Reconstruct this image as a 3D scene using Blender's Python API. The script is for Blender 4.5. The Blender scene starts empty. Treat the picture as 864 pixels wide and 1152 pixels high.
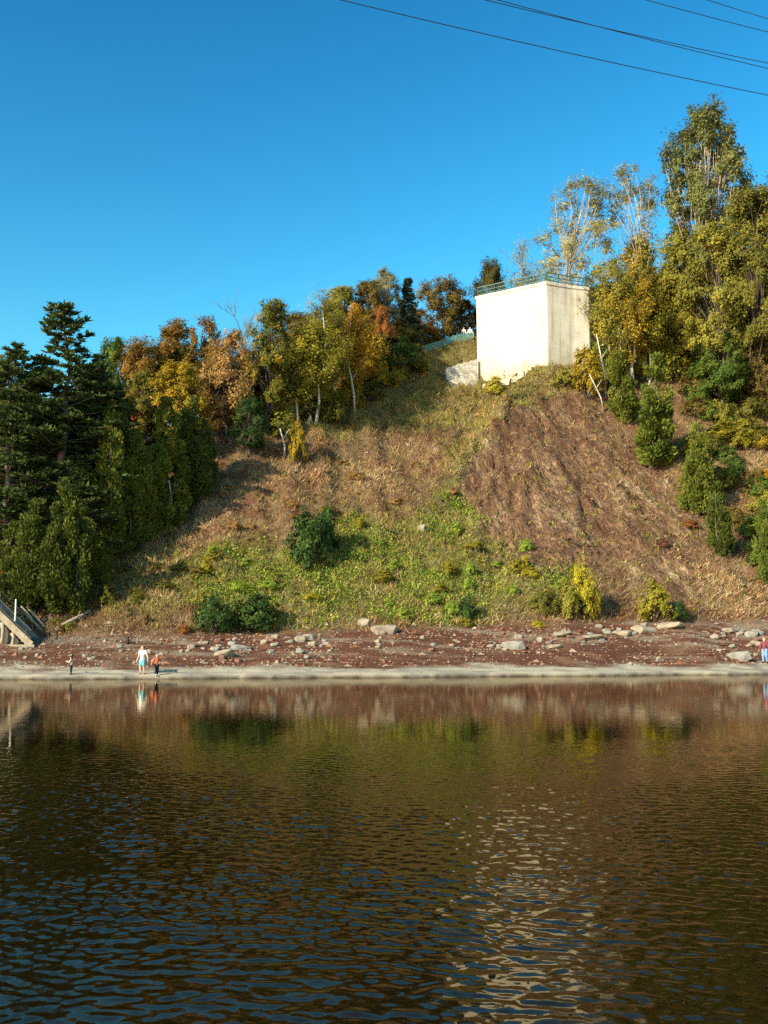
import bpy, bmesh, math, random
import numpy as np

# ------------------------------------------------------------------ camera, world, sun, exposure
SC = bpy.context.scene
COL = SC.collection
F = 1197.0                       # focal length in photo pixels (864 x 1152)
CAM_H = 2.0
PITCH = math.atan(148.0 / F)
cam_d = bpy.data.cameras.new('camera')
cam = bpy.data.objects.new('camera', cam_d)
COL.objects.link(cam)
cam.location = (0, 0, CAM_H)
cam.rotation_euler = (math.pi / 2 + PITCH, 0, 0)
cam_d.sensor_fit = 'VERTICAL'
cam_d.sensor_height = 36.0
cam_d.lens = 36.0 * F / 1152.0
cam_d.clip_start = 0.1
cam_d.clip_end = 6000
SC.camera = cam

SUN_EL = math.radians(29)
SUN_TO = (-0.76, -0.65)         # horizontal direction towards the sun
world = bpy.data.worlds.new('World')
SC.world = world
world.use_nodes = True
wn = world.node_tree.nodes
wl = world.node_tree.links
sky = wn.new('ShaderNodeTexSky')
sky.sky_type = 'NISHITA'
sky.sun_disc = False
sky.sun_elevation = SUN_EL
sky.sun_rotation = math.atan2(SUN_TO[0], SUN_TO[1]) % (2 * math.pi)
sky.altitude = 0
sky.air_density = 1.5
sky.dust_density = 0.35
sky.ozone_density = 2.2
hs = wn.new('ShaderNodeHueSaturation')
hs.inputs['Hue'].default_value = 0.474
hs.inputs['Saturation'].default_value = 1.36
hs.inputs['Value'].default_value = 0.55
wl.new(sky.outputs[0], hs.inputs['Color'])
gm = wn.new('ShaderNodeGamma')
gm.inputs['Gamma'].default_value = 1.85
wl.new(hs.outputs[0], gm.inputs['Color'])
wl.new(gm.outputs[0], wn['Background'].inputs['Color'])
wn['Background'].inputs['Strength'].default_value = 0.095

sun_d = bpy.data.lights.new('sun', 'SUN')
sun_d.energy = 5.0
sun_d.angle = math.radians(0.5)
sun_d.color = (1.0, 0.88, 0.66)
sun = bpy.data.objects.new('sun', sun_d)
COL.objects.link(sun)
ce = math.cos(SUN_EL)
from mathutils import Vector, Matrix, Euler
sun.rotation_euler = Vector((SUN_TO[0] * ce, SUN_TO[1] * ce, math.sin(SUN_EL))).to_track_quat('Z', 'Y').to_euler()
sun.location = (-60, -60, 60)

SC.view_settings.view_transform = 'Standard'
SC.view_settings.look = 'None'
SC.view_settings.exposure = 0.98
SC.view_settings.gamma = 1.0
SC.view_settings.use_curve_mapping = False
SC.cycles.max_bounces = 5
SC.cycles.diffuse_bounces = 2
SC.cycles.glossy_bounces = 3
SC.cycles.transmission_bounces = 2
SC.cycles.use_denoising = False

RNG = np.random.default_rng(7)
random.seed(7)

# ------------------------------------------------------------------ camera maths
CP, SP = math.cos(PITCH), math.sin(PITCH)


def ray(px, py):
    u = (px - 432.0) / F
    v = (576.0 - py) / F
    return np.array([u, CP - v * SP, SP + v * CP])


def at_depth(px, py, Y):
    d = ray(px, py)
    k = Y / d[1]
    return np.array([d[0] * k, Y, CAM_H + d[2] * k])


def at_height(px, py, z):
    d = ray(px, py)
    k = (z - CAM_H) / d[2]
    return np.array([d[0] * k, d[1] * k, z])


def project(x, y, z):
    dz = z - CAM_H
    fwd = y * CP + dz * SP
    up = -y * SP + dz * CP
    return 432 + F * x / fwd, 576 - F * up / fwd


# ------------------------------------------------------------------ value noise
def _hash(ix, iy, seed):
    n = (ix.astype(np.int64) * 374761393 + iy.astype(np.int64) * 668265263 + seed * 1442695041) & 0x7fffffff
    n = (n ^ (n >> 13)) * 1274126177 & 0x7fffffff
    n = n ^ (n >> 16)
    return (n & 0xffff) / 65535.0


def vnoise(x, y, seed=0):
    x = np.asarray(x, float)
    y = np.asarray(y, float)
    ix, iy = np.floor(x), np.floor(y)
    fx, fy = x - ix, y - iy
    fx = fx * fx * (3 - 2 * fx)
    fy = fy * fy * (3 - 2 * fy)
    a = _hash(ix, iy, seed)
    b = _hash(ix + 1, iy, seed)
    c = _hash(ix, iy + 1, seed)
    d = _hash(ix + 1, iy + 1, seed)
    return (a * (1 - fx) + b * fx) * (1 - fy) + (c * (1 - fx) + d * fx) * fy


def fbm(x, y, seed=0, octv=4):
    s = 0
    a = 0.5
    for k in range(octv):
        s = s + a * (vnoise(x, y, seed + k * 17) - 0.5)
        x = np.asarray(x) * 2.03 + 5.2
        y = np.asarray(y) * 2.03 + 1.7
        a *= 0.5
    return s * 2


def sstep(a, b, x):
    t = np.clip((np.asarray(x, float) - a) / (b - a), 0, 1)
    return t * t * (3 - 2 * t)


# ------------------------------------------------------------------ terrain
def shore(x):
    x = np.asarray(x, float)
    return np.interp(x, [-400, -60, -21, 0, 27, 70, 400], [40, 55, 60.3, 64.2, 71.0, 82, 160]) + 1.3 * fbm(x * 0.22, x * 0 + 3.3, 5, 4)


def zbase(x):
    return np.interp(x, [-60, -25, -12, 0, 10, 30, 80], [2.2, 2.35, 2.75, 3.0, 3.35, 3.9, 4.2])


def zcrest(x):
    return np.interp(x, [-150, -45, -33, -20, -12, 0, 10, 20, 40, 90, 200],
                     [12, 15, 17, 22, 29, 35.6, 39.5, 40.5, 43, 44, 40])


def gauss(x, y, cx, cy, rx, ry):
    return np.exp(-((x - cx) / rx) ** 2 - ((y - cy) / ry) ** 2)


def fallx(x, y):
    """across-slope coordinate of the shale fan: lines of equal value run down and outward"""
    x = x + 1.5 * fbm(x * .16, y * .16, 95, 3)
    return (x - 13 + .48 * (y - 125)) / (1 + np.clip(125 - y, -20, 60) / 70.0)


def terrain(x, y):
    x = np.asarray(x, float)
    y = np.asarray(y, float)
    s = shore(x)
    t = y - (s + 11.0)
    b = y - s
    zb = zbase(x)
    # beach: low ledge at the water, pale shelf, then red shale rising to the foot of the slope
    zbeach = np.where(b < 0, 0.32 * np.clip(b, -6, 0) - 0.12,
                      np.interp(b, [0, 0.25, 3.0, 11.0], [-0.12, 0.2, 0.62, 1.0]))
    zbeach = np.where(b > 3.0, 0.62 + (zb - 0.62) * np.clip((b - 3.0) / 8.0, 0, 1) ** 1.1, zbeach)
    terr = 0.10 * fbm(x * 0.5, y * 1.6, 31, 4) + 0.07 * fbm(x * 1.6, y * 3.5, 33, 3)
    zbeach = zbeach + terr * sstep(0.2, 1.5, b)
    steps = 0.16
    q = zbeach / steps
    zq = (np.floor(q) + sstep(0.25, 0.75, q - np.floor(q))) * steps
    wb = sstep(0.3, 1.0, b) * (1 - sstep(9, 11, b))
    zbeach = zbeach * (1 - wb * 0.8) + zq * wb * 0.8
    tp = np.clip(t, 0, None)
    rise = 0.62 * tp + 0.17 * np.log1p(np.exp(np.clip((t - 12) / 4, -20, 20))) * 4 - 0.17 * math.log1p(math.exp(-3)) * 4
    rise = np.where(t > 60, 0.62 * tp + 0.17 * (t - 12), rise)
    rise = np.where(t < 0, 0, rise)
    zs = zb + rise
    k = sstep(2, 8, t)
    sk = sstep(4, 16, x)
    gx = fallx(x, y) * sk + (x + 0.15 * (y - 95)) * (1 - sk)
    zs = zs + k * (1.7 * fbm(gx * 0.16, y * 0.035, 11, 3) + 0.9 * fbm(gx * 0.55, y * 0.09, 12, 3)
                   + 0.45 * fbm(x * 0.7, y * 0.7, 13, 4)
                   + sstep(4, 14, x) * (-.8 * np.abs(fbm(gx * .42 + 2, y * .05, 14, 3)) + .34 * np.abs(fbm(gx * 1.1, y * .1, 15, 3)) - .5 * np.abs(fbm(gx * 2.2, y * .22, 18, 2)))
                   + 0.3 * fbm(x * 1.7, y * 1.7, 16, 3))
    m = np.clip(1.25 * gauss(x, y, 17.5, 103, 9.5, 15), 0, 1) * k
    fr = fbm(gx * .55 + 7, y * .33, 21, 3)
    zs = zs + m * (1.3 * np.abs(fr) - .95 * np.abs(fbm(gx * 1.3, y * .7, 22, 4)) + .55 * np.abs(fbm(gx * .9 + y * .5, y * .8 - gx * .3, 23, 3)))
    lf = zs / .9 + .8 * fr
    zs = zs + m * .12 * (sstep(.15, .85, lf - np.floor(lf)) - (lf - np.floor(lf)))
    # spine that runs down from the tower, hollow on its left
    zs = zs + k * (-4.6 * gauss(x, y, 9.6, 121.5, 4.6, 4.6) + 2.6 * gauss(x, y, 18.5, 116.5, 4.5, 5.0)
                   - 1.5 * gauss(x, y, 13.8, 117, 2.6, 2.8) - 1.2 * gauss(x, y, 4, 108, 6, 9) + 1.5 * gauss(x - .55 * (y - 106), y, 10.5, 106, 1.6, 9))
    zc = zcrest(x) + 0.10 * np.clip(y - 128, 0, 60)
    kk = 2.0
    h = np.clip(0.5 + 0.5 * (zc - zs) / kk, 0, 1)
    zz = zc * (1 - h) + zs * h - kk * h * (1 - h)
    return np.where(t < 0, zbeach, zz + terr * (1 - sstep(0, 3, t)))


YS = np.concatenate([np.arange(54, 100, 0.04), np.arange(100, 190, 0.08)])


def hit(px, py):
    """first ground point seen through a photo pixel"""
    d = ray(px, py)
    k = YS / d[1]
    xs = d[0] * k
    zs = CAM_H + d[2] * k
    below = zs <= np.maximum(terrain(xs, YS), 0.0)
    i = int(np.argmax(below)) if below.any() else len(YS) - 1
    return np.array([xs[i], YS[i], float(terrain(xs[i], YS[i]))])


# ------------------------------------------------------------------ object helpers
def tag(o, label=None, cat=None, group=None, kind=None):
    if label: o['label'] = label
    if cat: o['category'] = cat
    if group: o['group'] = group
    if kind: o['kind'] = kind
    return o


def empty(name, loc, label=None, cat=None, group=None, rotz=0.0):
    o = bpy.data.objects.new(name, None)
    COL.objects.link(o)
    o.empty_display_size = 0.2
    o.location = loc
    o.rotation_euler = (0, 0, rotz)
    return tag(o, label, cat, group)


def np_mesh(name, V, Fc, mat=None, attrs=None, smooth=False):
    V = np.asarray(V, np.float32)
    Fc = np.asarray(Fc, np.int32)
    n = Fc.shape[1]
    me = bpy.data.meshes.new(name)
    me.vertices.add(len(V))
    me.vertices.foreach_set('co', V.ravel())
    me.loops.add(Fc.size)
    me.loops.foreach_set('vertex_index', Fc.ravel())
    me.polygons.add(len(Fc))
    me.polygons.foreach_set('loop_start', np.arange(0, Fc.size, n, dtype=np.int32))
    me.polygons.foreach_set('loop_total', np.full(len(Fc), n, np.int32))
    me.update(calc_edges=True)
    me.polygons.foreach_set('use_smooth', np.full(len(Fc), smooth, bool))
    for an, (dom, typ, arr) in (attrs or {}).items():
        a = me.attributes.new(an, typ, dom)
        a.data.foreach_set({'FLOAT': 'value', 'FLOAT_VECTOR': 'vector'}.get(typ, 'color'), np.asarray(arr, np.float32).ravel())
    if mat: me.materials.append(mat)
    return me


def link(name, me, parent=None, loc=None):
    o = bpy.data.objects.new(name, me)
    COL.objects.link(o)
    if parent is not None: o.parent = parent
    if loc is not None: o.location = loc
    return o


class MB:
    """collects solid shapes into one mesh"""
    def __init__(s):
        s.v = []
        s.f = []

    def add(s, vs, fs):
        o = len(s.v)
        s.v += [tuple(map(float, p)) for p in vs]
        s.f += [tuple(i + o for i in f) for f in fs]

    def box(s, c, size, rot=None):
        a, b, d = [q / 2 for q in size]
        vs = [Vector((x, y, z)) for x in (-a, a) for y in (-b, b) for z in (-d, d)]
        if rot: vs = [rot @ p for p in vs]
        vs = [p + Vector(c) for p in vs]
        s.add(vs, [(0, 1, 3, 2), (4, 6, 7, 5), (0, 4, 5, 1), (2, 3, 7, 6), (0, 2, 6, 4), (1, 5, 7, 3)])

    def bar(s, p, q, w, h):
        """box beam from p to q, w across, h upright"""
        p, q = Vector(p), Vector(q)
        d = (q - p).normalized()
        side = d.cross(Vector((0, 0, 1)))
        if side.length < 1e-4: side = Vector((1, 0, 0))
        side.normalize()
        up = side.cross(d)
        vs = []
        for e in (p, q):
            for a, b in ((-1, -1), (1, -1), (1, 1), (-1, 1)):
                vs.append(e + side * a * w / 2 + up * b * h / 2)
        s.add(vs, [(3, 2, 1, 0), (4, 5, 6, 7), (0, 1, 5, 4), (1, 2, 6, 5), (2, 3, 7, 6), (3, 0, 4, 7)])

    def tube(s, pts, rad, n=7):
        pts = [Vector(p) for p in pts]
        if not hasattr(rad, '__len__'): rad = [rad] * len(pts)
        rings = []
        for i, p in enumerate(pts):
            d = (pts[min(i + 1, len(pts) - 1)] - pts[max(i - 1, 0)])
            d = d.normalized() if d.length > 1e-9 else Vector((0, 0, 1))
            a = d.cross(Vector((0.31, 0.95, 0.05)))
            if a.length < 1e-3: a = d.cross(Vector((1, 0, 0)))
            a.normalize()
            b = d.cross(a)
            rings.append([p + (a * math.cos(2 * math.pi * k / n) + b * math.sin(2 * math.pi * k / n)) * rad[i] for k in range(n)])
        vs = [v for r in rings for v in r]
        fs = []
        for i in range(len(pts) - 1):
            for k in range(n):
                fs.append((i * n + k, i * n + (k + 1) % n, (i + 1) * n + (k + 1) % n, (i + 1) * n + k))
        fs.append(tuple(range(n))[::-1])
        fs.append(tuple((len(pts) - 1) * n + k for k in range(n)))
        s.add(vs, fs)

    def prism(s, poly, z0, z1):
        n = len(poly)
        vs = [(x, y, z0) for x, y in poly] + [(x, y, z1) for x, y in poly]
        fs = [tuple(range(n))[::-1], tuple(range(n, 2 * n))] + [(i, (i + 1) % n, n + (i + 1) % n, n + i) for i in range(n)]
        s.add(vs, fs)

    def mesh(s, name, mat=None, smooth=False):
        me = bpy.data.meshes.new(name)
        me.from_pydata(s.v, [], s.f)
        me.update()
        bm = bmesh.new()
        bm.from_mesh(me)
        bmesh.ops.recalc_face_normals(bm, faces=bm.faces)
        bm.to_mesh(me)
        bm.free()
        if smooth:
            me.polygons.foreach_set('use_smooth', [True] * len(me.polygons))
        if mat: me.materials.append(mat)
        return me

    def build(s, name, mat, parent=None, loc=None, smooth=False):
        return link(name, s.mesh(name, mat, smooth), parent, loc)


# ------------------------------------------------------------------ materials
def new_mat(name):
    m = bpy.data.materials.new(name)
    m.use_nodes = True
    return m, m.node_tree.nodes, m.node_tree.links, m.node_tree.nodes['Principled BSDF']


def ramp(nodes, stops):
    r = nodes.new('ShaderNodeValToRGB')
    els = r.color_ramp.elements
    while len(els) < len(stops): els.new(0.5)
    for e, (p, c) in zip(els, stops):
        e.position = p
        e.color = (*c, 1)
    return r


def noise(nodes, links, scale, detail=5, rough=0.6, vec=None, stretch=None):
    n = nodes.new('ShaderNodeTexNoise')
    n.inputs['Scale'].default_value = scale
    n.inputs['Detail'].default_value = detail
    n.inputs['Roughness'].default_value = rough
    if vec is not None:
        if stretch is not None:
            mp = nodes.new('ShaderNodeMapping')
            mp.inputs['Scale'].default_value = stretch
            links.new(vec, mp.inputs['Vector'])
            vec = mp.outputs[0]
        links.new(vec, n.inputs['Vector'])
    return n


def simple_mat(name, c1, c2, scale=3.0, rough=0.85, bump=0.0, stretch=None, bdist=0.02):
    m, n, l, p = new_mat(name)
    tc = n.new('ShaderNodeTexCoord')
    nz = noise(n, l, scale, 6, 0.65, tc.outputs['Object'], stretch)
    r = ramp(n, [(0.3, c1), (0.7, c2)])
    l.new(nz.outputs['Fac'], r.inputs[0])
    l.new(r.outputs[0], p.inputs['Base Color'])
    p.inputs['Roughness'].default_value = rough
    if bump:
        b = n.new('ShaderNodeBump')
        b.inputs['Strength'].default_value = bump
        b.inputs['Distance'].default_value = bdist
        l.new(nz.outputs['Fac'], b.inputs['Height'])
        l.new(b.outputs[0], p.inputs['Normal'])
    return m


LEAF_GAIN = 1.22


def leaf_mat(name, stops, transl=0.32):
    """leaf colours picked per leaf (tint) out of a palette"""
    m = bpy.data.materials.new(name)
    m.use_nodes = True
    n, l = m.node_tree.nodes, m.node_tree.links
    n.clear()
    out = n.new('ShaderNodeOutputMaterial')
    at = n.new('ShaderNodeAttribute')
    at.attribute_name = 'tint'
    mid = stops[len(stops) // 2][1]
    stops = [(stops[0][0], tuple(.55 * a + .45 * b for a, b in zip(stops[0][1], mid)))] + stops[1:-1] + [(1, tuple(.7 * a + .3 * b for a, b in zip(stops[-1][1], mid)))]
    r = ramp(n, [(q, tuple(min(.85, v * LEAF_GAIN) for v in c)) for q, c in stops])
    l.new(at.outputs['Fac'], r.inputs[0])
    d = n.new('ShaderNodeBsdfDiffuse')
    t = n.new('ShaderNodeBsdfTranslucent')
    mx = n.new('ShaderNodeMixShader')
    mx.inputs[0].default_value = transl
    l.new(r.outputs[0], d.inputs['Color'])
    l.new(r.outputs[0], t.inputs['Color'])
    l.new(d.outputs[0], mx.inputs[1])
    l.new(t.outputs[0], mx.inputs[2])
    l.new(mx.outputs[0], out.inputs['Surface'])
    return m


def colour_mat(name, transl=0.15):
    """plants of the ground cover: colour stored per plant"""
    m = bpy.data.materials.new(name)
    m.use_nodes = True
    n, l = m.node_tree.nodes, m.node_tree.links
    n.clear()
    out = n.new('ShaderNodeOutputMaterial')
    at = n.new('ShaderNodeAttribute')
    at.attribute_name = 'col'
    d = n.new('ShaderNodeBsdfDiffuse')
    t = n.new('ShaderNodeBsdfTranslucent')
    mx = n.new('ShaderNodeMixShader')
    mx.inputs[0].default_value = transl
    l.new(at.outputs['Color'], d.inputs['Color'])
    l.new(at.outputs['Color'], t.inputs['Color'])
    l.new(d.outputs[0], mx.inputs[1])
    l.new(t.outputs[0], mx.inputs[2])
    l.new(mx.outputs[0], out.inputs['Surface'])
    return m


PAL = {
    'pine': leaf_mat('pine_needles', [(0, (.018, .032, .014)), (.5, (.042, .066, .020)), (.85, (.075, .10, .026)), (1, (.12, .12, .035))], .15),
    'blue_pine': leaf_mat('spruce_needles', [(0, (.02, .04, .03)), (.6, (.045, .075, .05)), (1, (.09, .11, .06))], .1),
    'cedar': leaf_mat('cedar_sprays', [(0, (.045, .055, .010)), (.5, (.095, .11, .018)), (1, (.18, .175, .03))], .15),
    'cedar_dark': leaf_mat('dark_cedar_sprays', [(0, (.03, .042, .010)), (.5, (.065, .08, .016)), (1, (.12, .125, .024))], .15),
    'cedar_bright': leaf_mat('bright_cedar_sprays', [(0, (.035, .055, .010)), (.5, (.085, .11, .018)), (1, (.17, .18, .03))], .12),
    'dark_green': leaf_mat('dark_green_leaves', [(0, (.014, .032, .012)), (.5, (.034, .065, .018)), (1, (.11, .15, .035))]),
    'green': leaf_mat('green_leaves', [(0, (.03, .06, .015)), (.6, (.07, .11, .02)), (1, (.16, .17, .03))]),
    'olive': leaf_mat('olive_leaves', [(0, (.055, .055, .014)), (.5, (.12, .115, .022)), (1, (.22, .18, .035))]),
    'olive_rust': leaf_mat('olive_rust_leaves', [(0, (.045, .045, .012)), (.5, (.13, .085, .018)), (.8, (.22, .11, .025)), (1, (.30, .14, .03))]),
    'rust': leaf_mat('rust_leaves', [(0, (.07, .045, .015)), (.5, (.22, .085, .025)), (1, (.36, .14, .035))]),
    'red': leaf_mat('red_leaves', [(0, (.10, .03, .018)), (.5, (.30, .06, .03)), (1, (.42, .13, .05))]),
    'peach': leaf_mat('peach_leaves', [(0, (.12, .085, .03)), (.45, (.24, .15, .045)), (.8, (.36, .20, .07)), (1, (.44, .25, .08))]),
    'gold': leaf_mat('gold_leaves', [(0, (.10, .075, .012)), (.5, (.27, .185, .02)), (1, (.46, .30, .03))]),
    'orange_gold': leaf_mat('orange_gold_leaves', [(0, (.13, .075, .012)), (.5, (.34, .18, .02)), (.85, (.48, .24, .02)), (1, (.52, .18, .03))]),
    'yellow': leaf_mat('yellow_leaves', [(0, (.14, .13, .012)), (.5, (.32, .27, .025)), (1, (.48, .39, .045))]),
    'yellow_green': leaf_mat('yellow_green_leaves', [(0, (.08, .085, .012)), (.5, (.19, .165, .02)), (1, (.33, .26, .03))]),
    'yellow_olive': leaf_mat('yellow_olive_leaves', [(0, (.08, .08, .016)), (.5, (.185, .17, .028)), (1, (.34, .28, .045))]),
    'green_gold': leaf_mat('green_gold_leaves', [(0, (.028, .05, .013)), (.5, (.075, .088, .018)), (.8, (.20, .15, .024)), (1, (.32, .2, .03))]),
    'brown': leaf_mat('brown_leaves', [(0, (.06, .045, .02)), (.5, (.15, .095, .03)), (1, (.25, .14, .045))]),
    'brown_olive': leaf_mat('brown_olive_leaves', [(0, (.05, .045, .016)), (.5, (.125, .092, .024)), (1, (.22, .145, .035))]),
    'dark_olive': leaf_mat('dark_olive_leaves', [(0, (.022, .026, .010)), (.5, (.06, .055, .015)), (1, (.13, .10, .025))]),
    'grey_green': leaf_mat('grey_green_leaves', [(0, (.10, .11, .06)), (.5, (.2, .19, .10)), (1, (.34, .28, .14))]),
    'pale': leaf_mat('pale_poplar_leaves', [(0, (.15, .14, .05)), (.5, (.27, .245, .085)), (1, (.42, .35, .12))]),
    'poplar': leaf_mat('poplar_leaves', [(0, (.06, .075, .026)), (.5, (.13, .14, .045)), (1, (.25, .225, .065))]),
    'weed': leaf_mat('weed_leaves', [(0, (.08, .13, .02)), (.5, (.19, .26, .035)), (1, (.36, .38, .05))], .3),
    'burgundy': leaf_mat('burgundy_leaves', [(0, (.06, .03, .025)), (.5, (.16, .065, .045)), (1, (.26, .11, .06))]),
}
BARK = simple_mat('grey_brown_bark', (.06, .045, .035), (.16, .125, .095), 6, .95, .5, (1, 1, .25))
BARK_PALE = simple_mat('pale_bark', (.22, .18, .13), (.50, .42, .32), 5, .9, .3, (1, 1, .6))
BARK_TWIG = simple_mat('twig_bark', (.10, .08, .055), (.22, .17, .12), 5, .9)
BARK_WHITE = simple_mat('birch_bark', (.38, .33, .26), (.80, .72, .58), 4, .85, .2, (1, 1, 2.5))
CONC = None


def concrete_mat():
    m, n, l, p = new_mat('weathered_concrete')
    tc = n.new('ShaderNodeTexCoord')
    big = noise(n, l, 0.35, 6, 0.7, tc.outputs['Object'])
    streak = noise(n, l, 1.0, 6, 0.6, tc.outputs['Object'], (1.8, 1.8, 0.12))
    fine = noise(n, l, 9.0, 6, 0.7, tc.outputs['Object'])
    r = ramp(n, [(.28, (.48, .43, .325)), (.45, (.66, .605, .475)), (.65, (.76, .70, .56))])
    l.new(big.outputs['Fac'], r.inputs[0])
    r2 = ramp(n, [(.32, (.62, .56, .46)), (.5, (1, 1, 1))])
    l.new(streak.outputs['Fac'], r2.inputs[0])
    r3 = ramp(n, [(.3, (.80, .78, .74)), (.55, (1, 1, 1))])
    l.new(fine.outputs['Fac'], r3.inputs[0])
    # darker, grown-over stain towards the foot and faint lift lines of the pour
    sep = n.new('ShaderNodeSeparateXYZ')
    l.new(tc.outputs['Object'], sep.inputs[0])
    wob = n.new('ShaderNodeMath'); wob.operation = 'MULTIPLY_ADD'
    l.new(streak.outputs['Fac'], wob.inputs[0]); wob.inputs[1].default_value = -5.0
    l.new(sep.outputs['Z'], wob.inputs[2])
    st = n.new('ShaderNodeMapRange')
    st.inputs['From Min'].default_value = -1.5; st.inputs['From Max'].default_value = 2.6
    st.inputs['To Min'].default_value = 0.0; st.inputs['To Max'].default_value = 1.0
    l.new(wob.outputs[0], st.inputs['Value'])
    r4 = ramp(n, [(0, (.54, .48, .37)), (.6, (.88, .85, .77)), (1, (1, 1, 1))])
    l.new(st.outputs[0], r4.inputs[0])
    mods = n.new('ShaderNodeMath'); mods.operation = 'PINGPONG'
    l.new(sep.outputs['Z'], mods.inputs[0]); mods.inputs[1].default_value = 0.62
    r5 = ramp(n, [(0, (.80, .77, .71)), (.035, (1, 1, 1))])
    l.new(mods.outputs[0], r5.inputs[0])
    prev = r.outputs[0]
    for rr in (r2, r3, r4, r5):
        mx = n.new('ShaderNodeMix'); mx.data_type = 'RGBA'; mx.blend_type = 'MULTIPLY'
        mx.inputs[0].default_value = 0.85
        l.new(prev, mx.inputs[6]); l.new(rr.outputs[0], mx.inputs[7])
        prev = mx.outputs[2]
    l.new(prev, p.inputs['Base Color'])
    p.inputs['Roughness'].default_value = 0.9
    b = n.new('ShaderNodeBump'); b.inputs['Strength'].default_value = .5; b.inputs['Distance'].default_value = .04
    l.new(fine.outputs['Fac'], b.inputs['Height']); l.new(b.outputs[0], p.inputs['Normal'])
    return m


CONC = concrete_mat()
CONC_STEP = simple_mat('cream_concrete', (.19, .15, .10), (.38, .31, .22), 4, .9, .3)
ROCK = simple_mat('pale_sandstone', (.15, .12, .085), (.36, .295, .205), 2.2, .92, .7, None, .06)
ROCK_GREY = simple_mat('grey_rock', (.12, .115, .10), (.30, .28, .235), 2.5, .92, .7, None, .06)
ROCK_RED = simple_mat('red_shale_rock', (.10, .045, .03), (.22, .11, .075), 2.5, .92, .7, None, .06)
GREEN_PAINT = simple_mat('green_painted_steel', (.012, .055, .028), (.03, .095, .055), 8, .5)
DARK_STEEL = simple_mat('dark_steel', (.03, .04, .035), (.08, .09, .075), 6, .6)
WIRE = simple_mat('black_cable', (.015, .022, .04), (.025, .035, .055), 3, .6)
WOOD = simple_mat('weathered_wood', (.20, .15, .10), (.42, .34, .23), 5, .9, .4, (1, .2, 1))
STONE_WALL = None


def stone_wall_mat():
    m, n, l, p = new_mat('rubble_masonry')
    tc = n.new('ShaderNodeTexCoord')
    v = n.new('ShaderNodeTexVoronoi'); v.inputs['Scale'].default_value = 2.6
    v2 = n.new('ShaderNodeTexVoronoi'); v2.feature = 'DISTANCE_TO_EDGE'; v2.inputs['Scale'].default_value = 2.6
    l.new(tc.outputs['Object'], v.inputs['Vector']); l.new(tc.outputs['Object'], v2.inputs['Vector'])
    hsv = n.new('ShaderNodeSeparateColor'); l.new(v.outputs['Color'], hsv.inputs[0])
    r = ramp(n, [(0, (.36, .31, .23)), (1, (.66, .60, .47))]); l.new(hsv.outputs[0], r.inputs[0])
    r2 = ramp(n, [(0, (.50, .46, .40)), (.05, (1, 1, 1))]); l.new(v2.outputs['Distance'], r2.inputs[0])
    mx = n.new('ShaderNodeMix'); mx.data_type = 'RGBA'; mx.blend_type = 'MULTIPLY'; mx.inputs[0].default_value = .9
    l.new(r.outputs[0], mx.inputs[6]); l.new(r2.outputs[0], mx.inputs[7])
    l.new(mx.outputs[2], p.inputs['Base Color'])
    b = n.new('ShaderNodeBump'); b.inputs['Strength'].default_value = .9; b.inputs['Distance'].default_value = .08
    l.new(v2.outputs['Distance'], b.inputs['Height']); l.new(b.outputs[0], p.inputs['Normal'])
    p.inputs['Roughness'].default_value = .95
    return m


STONE_WALL = stone_wall_mat()


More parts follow.
